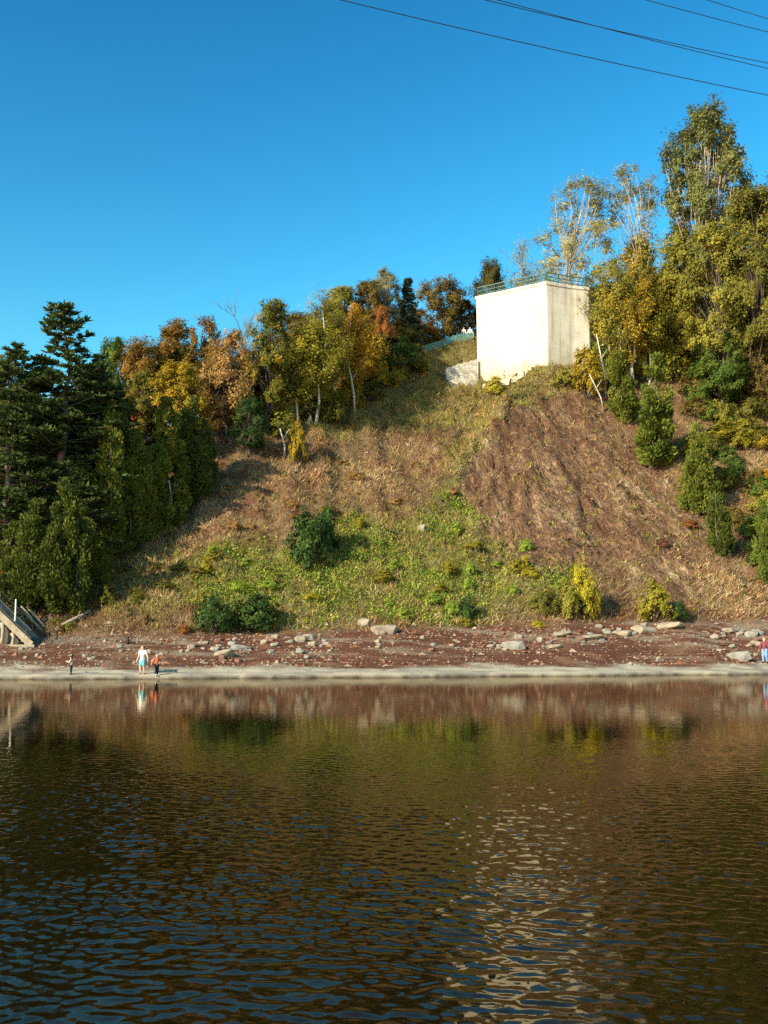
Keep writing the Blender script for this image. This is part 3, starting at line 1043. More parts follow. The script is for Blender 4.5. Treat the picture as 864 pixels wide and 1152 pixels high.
# gravel: loose chips on the shale
def build_gravel():
    r = np.random.default_rng(5)
    n = 16000
    x = r.uniform(-34, 44, n)
    b = r.uniform(2.6, 13, n)
    y = shore(x) + b
    keep = r.random(n) < .25 + .75 * sstep(-.1, .4, fbm(x * .5, y * .9, 71, 3))
    x, y = x[keep], y[keep]
    m_ = 9000
    cx_ = r.normal(18, 7, m_); cy_ = r.uniform(82, 121, m_)
    nb_ = len(x)
    x, y = np.concatenate([x, cx_]), np.concatenate([y, cy_]); n = len(x)
    z = terrain(x, y)
    s = r.uniform(.03, .12, n) * (1 + 1.2 * (r.random(n) < .08))
    s[nb_:] *= .62
    base = np.array([[1, 0, 0], [-.5, .87, 0], [-.5, -.87, 0], [.1, 0, .8]])
    ang = r.uniform(0, 6.28, n)
    V = np.empty((n, 4, 3))
    for k in range(4):
        jit = 1 + r.uniform(-.35, .35, (n, 3))
        q = base[k][None, :] * jit
        V[:, k, 0] = x + s * (q[:, 0] * np.cos(ang) - q[:, 1] * np.sin(ang)) * 1.3
        V[:, k, 1] = y + s * (q[:, 0] * np.sin(ang) + q[:, 1] * np.cos(ang))
        V[:, k, 2] = z + s * q[:, 2] - .01
    i = np.arange(n)[:, None] * 4
    T = np.concatenate([i + np.array([[0, 1, 3]]), i + np.array([[1, 2, 3]]), i + np.array([[2, 0, 3]])], 0)
    cols = np.array([[.27, .21, .145], [.17, .075, .042], [.22, .125, .075], [.2, .17, .125], [.14, .06, .035]])[np.where(np.arange(n) < nb_, r.integers(0, 5, n), r.choice([0, 1, 2, 2], n))]
    C4 = np.concatenate([cols, np.ones((n, 1))], 1)
    me = np_mesh('gravel', V.reshape(-1, 3), T, colour_mat('gravel_chips', 0), {'col': ('FACE', 'FLOAT_COLOR', np.concatenate([C4] * 3, 0))})
    tag(link('gravel', me), 'loose stone chips strewn over the red shale shore', 'gravel', None, 'stuff')


build_gravel()


# ------------------------------------------------------------------ leaves and trees
def unit(r, n):
    d = r.normal(size=(n, 3))
    return d / np.linalg.norm(d, axis=1)[:, None]


def leaf_quads(C, U, V_):
    """rhombic leaves: centre, half axis u, half axis v"""
    n = len(C)
    V = np.stack([C - U, C + V_, C + U, C - V_], 1).reshape(-1, 3)
    Fq = np.arange(n * 4).reshape(n, 4)
    return V, Fq


def random_leaves(r, C, size, aspect=.7, flat=0.0, face=None):
    n = len(C)
    u = unit(r, n)
    w = unit(r, n)
    if face is not None:      # blades turned towards the light outside the crown
        nn = face / (np.linalg.norm(face, axis=1)[:, None] + 1e-9) + np.array([0, 0, .35]) + w * .62
        nn /= np.linalg.norm(nn, axis=1)[:, None] + 1e-9
        u = np.cross(nn, u); u /= np.linalg.norm(u, axis=1)[:, None] + 1e-9
        w = nn
    if flat:
        u[:, 2] *= 1 - flat
        u /= np.linalg.norm(u, axis=1)[:, None]
    v = np.cross(u, w)
    v /= np.linalg.norm(v, axis=1)[:, None] + 1e-9
    s = size * np.clip(np.exp(r.normal(-.12, .38, n)), .4, 1.9)
    return leaf_quads(C, u * s[:, None], v * (s * aspect)[:, None])


def crown_mesh(name, V, Fq, tint):
    return np_mesh(name, V, Fq, PAL['olive'], {'tint': ('FACE', 'FLOAT', np.clip(tint, 0, 1))})


def limb(mb, r, a, b, r0, r1, n=7, bend=.12, k=5):
    a, b = np.array(a, float), np.array(b, float)
    L = np.linalg.norm(b - a)
    off = r.normal(size=3) * bend * L
    pts, rad = [], []
    for i in range(k):
        t = i / (k - 1)
        p = a * (1 - t) + b * t + off * t * (1 - t) * 2 + r.normal(size=3) * .012 * L * (0 < i < k - 1)
        pts.append(p); rad.append(r0 * (1 - t) + r1 * t)
    mb.tube(pts, rad, n)
    return pts


def proto_broad(seed, H=12., R=4.0, cb=.20, nc=62, lpc=330, cr=(.75, 1.35), ls=.112, bark=BARK, trunk=.22, squash=1.0, round_=1.0, stems=1):
    r = np.random.default_rng(seed)
    mb = MB()
    Cs, tints, Fs = [], [], []
    for s in range(stems):
        ox = r.uniform(-.5, .5, 2) * (stems > 1)
        lean = r.uniform(-.08, .08, 2) * H * (1 if stems == 1 else 1.8)
        mb_top = np.array([lean[0] + ox[0], lean[1] + ox[1], H * .86])
        pts = limb(mb, r, (ox[0], ox[1], -.6), mb_top, trunk, trunk * .22, 8, .05, 7)
        n = nc // stems
        for i in range(n):
            zz = r.uniform(0, 1) ** .85
            prof = math.sin(math.pi * min(1, (zz * .86 + .12))) ** (.6 * round_)
            ang = r.uniform(0, 6.283)
            rad = R * prof * math.sqrt(r.uniform(.12, 1)) * r.uniform(.78, 1.08)
            c = np.array([math.cos(ang) * rad + lean[0] * zz + ox[0], math.sin(ang) * rad + lean[1] * zz + ox[1], H * (cb + (1 - cb) * zz * .97)])
            q = r.uniform(*cr)
            c[2] = min(c[2], H - q * .6)
            tt = min(.95, max(.15, (c[2] / H) * .8 - .1))
            j = tt * (len(pts) - 1); j0 = int(j)
            st = pts[j0] * (1 - (j - j0)) + pts[min(j0 + 1, len(pts) - 1)] * (j - j0)
            limb(mb, r, st, c, trunk * .32 * (1 - tt * .6), trunk * .06, 5, .10, 4)
            m = int(lpc * (q / np.mean(cr)) ** 2)
            nt = 11
            td = unit(r, nt) * r.uniform(.55, 1.45, nt)[:, None]
            td[:, 2] += .25
            ti = r.integers(0, nt, m)
            d = td[ti] * (r.uniform(.05, 1.05, m) ** .7)[:, None] * q + r.normal(size=(m, 3)) * .20 * q
            d[:, 2] *= .85 * squash
            Cs.append(c + d)
            Fs.append(d / q + .8 * (c - np.array([0, 0, H * .5])) / np.array([R, R, H * .5]))
            ct = r.uniform(.15, .85)
            tints.append(np.clip(ct + r.uniform(-.22, .22, nt)[ti] + r.normal(0, .13, m), 0, 1))
    C = np.concatenate(Cs)
    C[:, 2] = np.clip(C[:, 2], .1, H * 1.01)
    V, Fq = random_leaves(r, C, ls, face=np.concatenate(Fs))
    return dict(H=H, W=2 * R * 1.08, crown=crown_mesh('crown', V, Fq, np.concatenate(tints)), trunk=mb.mesh('trunk', bark, True))


def proto_airy(seed, H=13., R=2.6, cb=.3, ns=3, ls=.11, nl=5200, bark=BARK_WHITE, trunk=.13, up=.6):
    """birch or poplar: slender stems, rising limbs, loose small leaves along the twigs"""
    r = np.random.default_rng(seed)
    mb = MB(); lb = MB()
    tw = []
    for s in range(ns):
        ox = r.uniform(-.7, .7, 2) * (ns > 1)
        lean = r.uniform(-.10, .10, 2) * H * (.55 if H > 17 else 1.0)
        hh = H * (1 if s == 0 else r.uniform(.72, .97))
        pts = limb(mb, r, (ox[0], ox[1], -.6), (ox[0] + lean[0], ox[1] + lean[1], hh * .97), trunk, trunk * .12, 8, .05, 9)
        nb = int((95 if nl > 30000 else 46) / ns ** .6)
        for i in range(nb):
            t = cb + (1 - cb) * (i + r.uniform(0, 1)) / nb
            j = t * (len(pts) - 1); j0 = min(int(j), len(pts) - 2)
            st = pts[j0] * (1 - (j - j0)) + pts[j0 + 1] * (j - j0)
            zz = (t - cb) / (1 - cb)
            L = R * (math.sin(math.pi * min(.98, zz * .8 + .17)) ** .7) * r.uniform(.6, 1.15)
            a = r.uniform(0, 6.283)
            rise = up * L * r.uniform(.7, 1.6)
            en = st + np.array([math.cos(a) * L, math.sin(a) * L, min(rise, H * 1.0 - st[2])])
            lp = limb(lb, r, st, en, trunk * .27 * (1 - zz * .6), .016, 5, .10, 5)
            for k in range(4):
                q = lp[1 + k % 4] + r.normal(size=3) * .12 * L
                tw.append((lp[max(0, k - 1)] if k else st, q + np.array([0, 0, .15 * L])))
    per = max(8, nl // len(tw))
    Cs, tints = [], []
    ml = float(np.mean([np.linalg.norm(b - a) for a, b in tw]))
    for a, b in tw:
        m = max(2, int(per * r.uniform(.3, 1.7) * min(2.0, (np.linalg.norm(b - a) / ml) ** 1.2)))
        t = r.uniform(.25, 1.1, m)[:, None]
        spread = .12 + (.13 if H > 22 else .085 if H > 17 else .11) * np.linalg.norm(b - a)
        q = a * (1 - t) + b * t + r.normal(size=(m, 3)) * spread
        q[:, 2] = np.where(q[:, 2] > H, H - r.uniform(0, 1.2, m), q[:, 2])
        Cs.append(q)
        tints.append(np.clip(r.uniform(.2, .8) + r.normal(0, .2, m), 0, 1))
    C = np.concatenate(Cs)
    V, Fq = random_leaves(r, C, ls, face=(C - np.array([0, 0, H * .55])) / np.array([R, R, H * .6]))
    return dict(H=H, W=2 * R * (1.0 if H > 17 else 1.0), crown=crown_mesh('crown', V, Fq, np.concatenate(tints)), trunk=mb.mesh('trunk', bark, True), limbs=lb.mesh('limbs', BARK_TWIG, True))


def proto_pine(seed, H=20., R=4.2, cb=.16, dens=1.0, spire=False):
    r = np.random.default_rng(seed)
    mb = MB()
    lean = r.uniform(-.02, .02, 2) * H
    pts = limb(mb, r, (0, 0, -.8), (lean[0], lean[1], H * .98), .34, .03, 8, .015, 9)
    Cs, Us, Vs, tints = [], [], [], []
    h = cb * H
    while h < H * .985:
        zz = (h / H - cb) / (1 - cb)
        nb = r.integers(4, 7)
        a0 = r.uniform(0, 6.28)
        prof = (1 - zz) ** (.95 if spire else .62) * (.55 + .45 * min(1, zz * 4 + .3))
        for k in range(nb):
            if r.random() < .12: continue
            a = a0 + 6.283 * k / nb + r.uniform(-.3, .3)
            L = max(.35, R * prof * r.uniform(.45, 1.3))
            j = h / H * (len(pts) - 1); j0 = min(int(j), len(pts) - 2)
            st = pts[j0] * (1 - (j - j0)) + pts[j0 + 1] * (j - j0)
            lift = (.28 * zz + .02) * L + .16 * L * r.uniform(-1, 1)
            en = st + np.array([math.cos(a) * L, math.sin(a) * L, lift])
            mb.tube([st, (st + en) / 2 - np.array([0, 0, .05 * L]), en], [.05 * (1 - zz) + .02, .03, .012], 5)
            ct = r.uniform(.15, .85)
            nt = max(4, int(L * 6.2 * dens))
            for q in range(nt):
                t = r.uniform(.28, 1.03)
                side = r.uniform(-1, 1) * .30 * L * (1.1 - t * .6)
                c = st * (1 - t) + en * t + np.array([-math.sin(a) * side, math.cos(a) * side, r.uniform(-.06, .12)])
                m = 9
                d = unit(r, m)
                d[:, 2] = np.abs(d[:, 2]) * .8 + .05
                d = d + np.array([math.cos(a), math.sin(a), .1]) * .5
                d /= np.linalg.norm(d, axis=1)[:, None]
                ln = r.uniform(.16, .30, m)[:, None]
                w = np.cross(d, unit(r, m)); w /= np.linalg.norm(w, axis=1)[:, None] + 1e-9
                Cs.append(c + d * ln * .9); Us.append(d * ln); Vs.append(w * .075)
                tints.append(np.clip(ct + r.normal(0, .15, m), 0, 1))
        h += H * r.uniform(.028, .05) * (1 - .45 * zz)
    V, Fq = leaf_quads(np.concatenate(Cs), np.concatenate(Us), np.concatenate(Vs))
    return dict(H=H, W=2 * R * .95, crown=crown_mesh('crown', V, Fq, np.concatenate(tints)), trunk=mb.mesh('trunk', BARK, True))


def proto_cedar(seed, H=7., R=1.35, n=13000, spires=3, tilt=0.0, lumps=40):
    """arborvitae clump: a few leaders grown together into one uneven column of upright sprays"""
    r = np.random.default_rng(seed)
    mb = MB()
    Cs, outs, tints = [], [], []
    for s in range(spires):
        oa = 6.283 * s / spires + r.uniform(-.6, .6)
        od = 0 if s == 0 else R * r.uniform(.25, .55)
        ox, oy = math.cos(oa) * od, math.sin(oa) * od
        hh = H * (1 if s == 0 else r.uniform(.55, .9))
        rr = R * (.78 if s == 0 else r.uniform(.45, .7))
        limb(mb, r, (ox, oy, -.5), (ox + tilt, oy, hh * .92), .075, .015, 7, .02, 5)
        for i in range(lumps):
            zz = r.uniform(.03, .97)
            prof = min(1, zz * 3.2 + .4) * (1 - zz ** 3) ** .7
            a = r.uniform(0, 6.283)
            rad = rr * prof * r.uniform(.45, .95)
            c = np.array([ox + math.cos(a) * rad + tilt * zz, oy + math.sin(a) * rad, hh * zz])
            q = rr * r.uniform(.30, .52) * (1.1 - .45 * zz)
            m = int(n / spires / lumps)
            d = unit(r, m) * (r.uniform(.1, 1, m) ** .45)[:, None]
            p = c + d * q * np.array([1, 1, 1.7])
            Cs.append(p)
            o = d * .8 + np.array([math.cos(a) * .5, math.sin(a) * .5, 1.0]) + r.normal(0, .3, (m, 3))
            outs.append(o / np.linalg.norm(o, axis=1)[:, None])
            tints.append(np.clip(r.uniform(.15, .85) + r.normal(0, .17, m), 0, 1))
    C = np.concatenate(Cs); out = np.concatenate(outs); m = len(C)
    C[:, 2] = np.clip(C[:, 2], .05, H)
    w = np.cross(out, unit(r, m)); w /= np.linalg.norm(w, axis=1)[:, None] + 1e-9
    sz = r.uniform(.06, .135, m)[:, None]
    V, Fq = leaf_quads(C, out * sz, w * sz * .55)
    return dict(H=H, W=2 * R * .98, crown=crown_mesh('crown', V, Fq, np.concatenate(tints)), trunk=mb.mesh('trunk', BARK, True))


def proto_shrub(seed, H=2.2, R=1.5, nc=34, lpc=150, ls=.066):
    r = np.random.default_rng(seed)
    mb = MB(); Cs, tints = [], []
    for i in range(nc):
        a = r.uniform(0, 6.283); zz = r.uniform(.1, 1)
        rad = R * math.sqrt(r.uniform(0, 1)) * math.sqrt(max(.05, 1 - (zz * .93) ** 2)) * .95
        c = np.array([math.cos(a) * rad, math.sin(a) * rad, H * zz * .85])
        limb(mb, r, (r.uniform(-.2, .2), r.uniform(-.2, .2), -.2), c, .03, .008, 5, .1, 4)
        q = r.uniform(.28, .5) * R / 1.3
        m = int(lpc * r.uniform(.6, 1.3))
        td = unit(r, 7) * r.uniform(.5, 1.7, 7)[:, None]; td[:, 2] += .08
        Cs.append(c + td[r.integers(0, 7, m)] * (r.uniform(.05, 1, m) ** .7)[:, None] * q + r.normal(size=(m, 3)) * .2 * q)
        tints.append(np.clip(r.uniform(.15, .85) + r.normal(0, .17, m), 0, 1))
    C = np.concatenate(Cs)
    ea = np.arctan2(C[:, 1], C[:, 0])
    lim = .66 + .70 * vnoise(ea * 1.6 + 9, C[:, 2] * 2.2, seed)
    o = np.array([0, 0, .38 * H])
    e = np.sqrt(((C - o) ** 2 / np.array([R * 1.05, R * 1.05, H * .62]) ** 2).sum(1))
    k = np.where(e > lim, lim / e * r.uniform(.6, 1, len(C)), 1)
    C = o + (C - o) * k[:, None]
    V, Fq = random_leaves(r, C, ls, face=(C - np.array([0, 0, H * .3])) / np.array([R, R, H]))
    V[:, 2] = np.maximum(V[:, 2], -.15)
    return dict(H=H, W=2 * R * 1.1, crown=crown_mesh('crown', V, Fq, np.concatenate(tints)), trunk=mb.mesh('stems', BARK, True), stems=True)


def proto_bare(seed, H=9., R=2.6):
    r = np.random.default_rng(seed)
    mb = MB(); tw = MB()
    pts = limb(mb, r, (0, 0, -.5), (0, 0, H * .8), .14, .03, 7, .05, 7)

    def grow(a, d, L, rad, lv):
        e = a + d * L
        lp = limb(tw, r, a, e, rad, rad * .5, 4, .08, 4)
        if lv == 0: return
        for k in range(4):
            nd = d + r.normal(size=3) * .45; nd[2] = abs(nd[2]) + .35; nd /= np.linalg.norm(nd)
            grow(lp[r.integers(1, 4)], nd, L * r.uniform(.5, .75), rad * .55, lv - 1)
    for k in range(11):
        t = r.uniform(.35, 1)
        j = t * 6; j0 = min(int(j), 5)
        st = pts[j0] * (1 - (j - j0)) + pts[j0 + 1] * (j - j0)
        a = r.uniform(0, 6.28)
        d = np.array([math.cos(a), math.sin(a), r.uniform(.7, 1.4)]); d /= np.linalg.norm(d)
        grow(st, d, R * r.uniform(.55, .9), .045, 3)
    return dict(H=H, W=2 * R, crown=tw.mesh('branches', BARK_TWIG), trunk=mb.mesh('trunk', BARK_TWIG, True), bare=True)


PROTO = {
    'pine': [proto_pine(1), proto_pine(2, 20, 3.8, .12), proto_pine(3, 18, 3.6, .18)],
    'spruce': [proto_pine(5, 14, 2.6, .08, 1.2, True)],
    'cedar': [proto_cedar(11), proto_cedar(12, 7, 1.5, 14000, 4), proto_cedar(13, 6.5, 1.3, 12000, 2, .3), proto_cedar(14, 7.5, 1.25, 13000, 3, -.2), proto_cedar(15, 7, 1.35, 13500, 5)],
    'broad': [proto_broad(21), proto_broad(22, 12, 3.6, .16, 66, 300, (.6, 1.25)), proto_broad(23, 11, 4.2, .18, 56, 370, (.8, 1.5)),
              proto_broad(24, 13, 3.4, .2, 60, 290, (.6, 1.2)), proto_broad(25, 10, 3.6, .10, 64, 330, (.7, 1.3), .105)],
    'tall': [proto_broad(26, 19, 4.3, .2, 90, 330, (.7, 1.45), .115), proto_broad(27, 18, 4.0, .22, 95, 290, (.6, 1.3), .115)],
    'birch': [proto_airy(31, nl=22000, ls=.082), proto_airy(32, 12, 2.4, .2, 4, .082, 22000), proto_airy(33, 13, 2.8, .28, 2, .085, 21000), proto_airy(34, 11, 2.6, .22, 3, .082, 23000)],
    'poplar': [proto_broad(41, 24, 4.8, .22, 200, 340, (.5, 1.15), .098, BARK_PALE, .3, 1.25, .85), proto_broad(42, 20, 3.9, .30, 84, 150, (.5, 1.1), .085, BARK_PALE, .2, 1.2, .8),
               proto_broad(43, 20, 3.7, .32, 76, 140, (.5, 1.05), .085, BARK_PALE, .18, 1.3, .8), proto_airy(44, 12, 2.6, .3, 2, .085, 8000, BARK, .14, .6)],
    'shrub': [proto_shrub(51), proto_shrub(52, 2.0, 1.7, 38, 140), proto_shrub(53, 2.6, 1.3, 34, 150)],
    'bare': [proto_bare(61)],
}
USED = {}


def tree(kind, px, base, top, width, pal, label, cat, group, Y=None, rot=None, lean=0.0, bark=None):
    ps = PROTO[kind]
    i = USED.get(kind, 0); USED[kind] = i + 1
    pr = ps[i % len(ps)] if not isinstance(rot, int) else ps[rot % len(ps)]
    if Y is None:
        p = hit(px, base)
    else:
        x = at_depth(px, top * .65 + 420 * .35, Y)[0]      # aim at the crown's middle
        p = np.array([x, Y, float(terrain(x, Y))])
    zt = at_depth(px, top, p[1])[2]
    h = max(.5, zt - p[2])
    w = width * p[1] / F
    name = {'pine': 'pine_tree', 'spruce': 'spruce_tree', 'cedar': 'cedar_tree', 'broad': 'broadleaf_tree', 'tall': 'broadleaf_tree', 'birch': 'birch_tree',
            'poplar': 'poplar_tree', 'shrub': 'shrub', 'bare': 'bare_tree'}[kind]
    rz = random.Random(int(px * 13 + top * 7)).uniform(0, 6.283)
    root = empty(name, p, label, cat, group, rz)
    sw = w / pr['W']
    if 'mid' not in pr:
        cc = np.empty(len(pr['crown'].vertices) * 3, np.float32); pr['crown'].vertices.foreach_get('co', cc)
        cc = cc.reshape(-1, 3); pr['mid'] = np.median(cc[:, :2], 0); pr['top'] = float(np.percentile(cc[:, 2], 99.8))
    root.scale = (sw, sw, h / pr['top'])
    if Y is not None:          # a leaning stem starts beside the spot its crown stands over
        mx_, my_ = pr['mid'] * sw
        root.location.x -= mx_ * math.cos(rz) - my_ * math.sin(rz)
        root.location.y -= mx_ * math.sin(rz) + my_ * math.cos(rz)
        root.location.z = float(terrain(root.location.x, root.location.y))
    if lean: root.rotation_euler = (0, lean, 0)
    root.location.z -= .1
    for part, key in (('branches' if pr.get('bare') else 'crown', 'crown'), ('stems' if pr.get('stems') else 'trunk', 'trunk')):
        o = link(part, pr[key], root)
        if key == 'crown' and not pr.get('bare'):
            o.material_slots[0].link = 'OBJECT'; o.material_slots[0].material = PAL[pal]
        if key == 'trunk' and 'limbs' in pr:
            link('limbs', pr['limbs'], root)
        if key == 'trunk' and bark:
            o.material_slots[0].link = 'OBJECT'; o.material_slots[0].material = bark
    return root


G1, G2, G3, G4 = 'pines of the left wood', 'cedars of the left wood', 'autumn trees above the left cedars', 'autumn trees on the hill left of the tower'
G5, G6, G7, G8 = 'autumn trees right of the tower', 'cedars on the right hillside', 'bushes on the open slope', 'poplars right of the tower'
for a in [
    ('pine', 66, 612, 344, 156, 'pine', 'tallest dark pine at far left, ragged top standing above the other pines', 'pine tree', G1),
    ('pine', 12, 630, 388, 120, 'pine', 'broad dark pine cut by the left edge of the view', 'pine tree', G1),
    ('pine', 108, 590, 398, 84, 'pine', 'shorter dark pine just right of the tallest pine', 'pine tree', G1),
    ('pine', 38, 620, 402, 110, 'pine', 'dark pine between the tallest pine and the left edge pine', 'pine tree', G1),
    ('pine', 88, 580, 425, 90, 'pine', 'lower dark pine filling the gap behind the tallest pine', 'pine tree', G1),
    ('pine', 26, 596, 432, 96, 'pine', 'dark pine in the second row behind the left edge pines', 'pine tree', G1),
    ('pine', 60, 584, 440, 104, 'pine', 'dark pine in the second row directly behind the tallest pine', 'pine tree', G1),
    ('pine', 128, 580, 440, 70, 'pine', 'small dark pine between the shorter pine and the cedar group', 'pine tree', G1),
    ('pine', 86, 640, 520, 84, 'pine', 'low young pine in front of the tallest pine, above the cedars', 'pine tree', G1),
    ('cedar', 72, 688, 540, 62, 'cedar_dark', 'dark green cedar in front of the tallest pine, above the stair', 'cedar', G2),
    ('cedar', 36, 682, 560, 58, 'cedar_dark', 'dark cedar in front of the pines near the left edge', 'cedar', G2),
    ('cedar', 98, 660, 582, 46, 'cedar', 'small olive cedar at the edge of the open slope, lowest of the left cedars', 'cedar', G2),
    ('cedar', 8, 676, 585, 50, 'cedar_dark', 'small dark cedar behind the rust bush at the left edge', 'cedar', G2),
    ('cedar', 78, 676, 622, 34, 'cedar', 'smallest cedar, bright green, just above the fallen log', 'cedar', G2),
    ('cedar', 122, 622, 462, 54, 'cedar', 'broad olive cedar, leftmost of the hillside cedar group', 'cedar', G2),
    ('cedar', 150, 608, 482, 54, 'cedar', 'olive cedar second from left in the hillside cedar group', 'cedar', G2),
    ('cedar', 172, 602, 500, 50, 'cedar_bright', 'lighter green cedar in the middle front of the hillside cedar group', 'cedar', G2),
    ('cedar', 187, 592, 446, 58, 'cedar', 'tallest cedar of the hillside cedar group', 'cedar', G2),
    ('cedar', 212, 568, 448, 48, 'cedar_dark', 'darker cedar at the right end of the hillside cedar group', 'cedar', G2),
    ('cedar', 138, 600, 450, 50, 'cedar_dark', 'dark cedar behind the leftmost hillside cedars', 'cedar', G2),
    ('cedar', 228, 545, 470, 34, 'cedar_dark', 'narrow dark cedar beside the peach maple', 'cedar', G2),
    ('shrub', 8, 674, 632, 34, 'rust', 'rust orange bush above the stair at the left edge', 'bush', G7),
    ('broad', 205, 520, 408, 80, 'gold', 'golden olive tree behind the tallest hillside cedar', 'tree', G3),
    ('shrub', 146, 510, 440, 44, 'red', 'brick red leafy bush among the trees above the left cedars', 'bush', G3),
]:
    tree(*a)
for a in [
    ('broad', 130, 376, 58, 'green', 'green leafy tree just right of the tallest pine top', 'tree', G3, 101),
    ('broad', 158, 380, 60, 'olive_rust', 'small olive orange tree between the green tree and the rust trees', 'tree', G3, 100),
    ('broad', 192, 361, 74, 'olive_rust', 'dark olive and rust tree on the skyline above the cedars', 'tree', G3, 104),
    ('broad', 228, 356, 58, 'olive_rust', 'rust topped olive tree on the skyline left of the peach maple', 'tree', G3, 104),
    ('broad', 118, 430, 60, 'dark_olive', 'dark olive tree in the shade behind the leftmost cedar', 'tree', G3, 97),
    ('broad', 165, 425, 60, 'olive', 'olive tree below the small orange tree', 'tree', G3, 96),
    ('broad', 235, 400, 50, 'dark_olive', 'dark tree in the gap left of the peach maple', 'tree', G3, 100),
    ('broad', 8, 398, 70, 'olive', 'olive broadleaf tree peeping out behind the left edge pine', 'tree', G3, 105),
]:
    tree(a[0], a[1], 0, a[2], a[3], a[4], a[5], a[6], a[7], a[8])
for a in [
    ('broad', 254, 492, 368, 78, 'peach', 'large peach orange maple at the left end of the hilltop trees', 'maple', G4),
    ('broad', 280, 514, 448, 54, 'dark_green', 'low round dark green tree at the edge of the brown slope', 'tree', G4),
    ('broad', 302, 484, 338, 68, 'green_gold', 'tall green tree with gold patches right of the peach maple', 'tree', G4),
    ('birch', 333, 480, 392, 58, 'yellow_green', 'short yellow green birch right of the low dark tree', 'birch', G4),
    ('birch', 350, 472, 340, 66, 'yellow_green', 'yellow green birch with pale slanting stems, mid hilltop', 'birch', G4),
    ('birch', 372, 464, 328, 62, 'yellow_olive', 'tall olive yellow birch left of the orange birch', 'birch', G4),
    ('birch', 398, 454, 348, 58, 'orange_gold', 'orange birch with a pale forked trunk at the slope edge', 'birch', G4),
    ('broad', 433, 430, 344, 30, 'rust', 'narrow red orange tree above the dark hilltop bush', 'tree', G4),
    ('shrub', 424, 436, 372, 36, 'gold', 'small golden bush below the red orange tree', 'bush', G4),
    ('broad', 446, 432, 376, 54, 'dark_green', 'dark green bushy tree at the slope edge left of the green fence', 'tree', G4),
    ('shrub', 470, 412, 384, 30, 'olive', 'low olive bush left of the green fence', 'bush', G4),
    ('shrub', 372, 476, 440, 46, 'olive', 'olive scrub under the birches on the hilltop', 'bush', G4),
    ('shrub', 318, 494, 460, 40, 'yellow_olive', 'yellow olive scrub beside the pale snag', 'bush', G4),
    ('shrub', 335, 520, 470, 26, 'gold', 'small golden sapling on the upper brown slope', 'bush', G4),
]:
    tree(*a)
for a in [
    ('bare', 274, 334, 56, 'pale', 'leafless grey twigs tree showing above the peach maple', 'bare tree', G4, 108),
    ('broad', 340, 350, 60, 'brown_olive', 'brown leaved tree behind the yellow green birches', 'tree', G4, 113),
    ('broad', 385, 322, 66, 'yellow_olive', 'yellow olive tree on the skyline at mid hilltop', 'tree', G4, 119),
    ('broad', 413, 318, 56, 'brown_olive', 'faded brown olive tree left of the slim blue green tree', 'tree', G4, 121),
    ('poplar', 433, 303, 46, 'grey_green', 'slim blue green tree, highest of the left skyline', 'tree', G4, 123),
    ('spruce', 459, 313, 46, 'blue_pine', 'pointed blue green spruce on the skyline', 'spruce', G4, 124),
    ('broad', 500, 311, 70, 'brown_olive', 'big round brown olive tree behind the green fence', 'tree', G4, 134),
    ('broad', 524, 335, 50, 'dark_olive', 'dark olive tree against the left side of the tower', 'tree', G4, 137),
    ('broad', 474, 345, 52, 'olive_rust', 'olive brown tree standing behind the left end of the green fence', 'tree', G4, 131),
    ('broad', 456, 350, 50, 'dark_olive', 'dark tree in the gap below the pointed spruce', 'tree', G4, 131),
    ('broad', 420, 360, 56, 'olive', 'plain olive tree behind the red orange tree', 'tree', G4, 121),
]:
    tree(a[0], a[1], 0, a[2], a[3], a[4], a[5], a[6], a[7], a[8])
tree('broad', 548, 0, 293, 46, 'dark_olive', 'dark leaning tree rising just left of the tower roof', 'tree', G4, 138, None, .12)
tree('poplar', 592, 0, 273, 46, 'grey_green', 'sparse grey green tree showing above the tower roof', 'tree', G4, 142, 3)

for a in [
    ('poplar', 652, 0, 205, 104, 'pale', 'thin pale poplar nearest the tower, half its leaves gone', 'poplar', G8, 126, 1),
    ('poplar', 708, 0, 184, 100, 'pale', 'taller pale poplar second from the tower, see-through crown', 'poplar', G8, 128, 2),
    ('poplar', 800, 0, 103, 126, 'poplar', 'tallest poplar, olive brown, reaching up to the lowest cable', 'poplar', G8, 124, 0),
    ('tall', 722, 0, 268, 70, 'yellow_olive', 'yellow olive tree behind the birches, below the taller pale poplar', 'tree', G5, 128),
    ('tall', 768, 0, 262, 78, 'yellow_olive', 'yellow olive tree left of the tallest poplar trunk', 'tree', G5, 124),
    ('tall', 846, 0, 213, 100, 'olive', 'big olive tree at the right edge below the tallest poplar', 'tree', G5, 118),
    ('tall', 884, 0, 196, 100, 'olive', 'olive tree cut by the right edge, highest there', 'tree', G5, 120),
    ('tall', 806, 0, 250, 84, 'yellow_olive', 'yellow olive tree in front of the tallest poplar trunk', 'tree', G5, 119),
]:
    tree(a[0], a[1], 0, a[3], a[4], a[5], a[6], a[7], a[8], a[9], a[10] if len(a) > 10 else None)
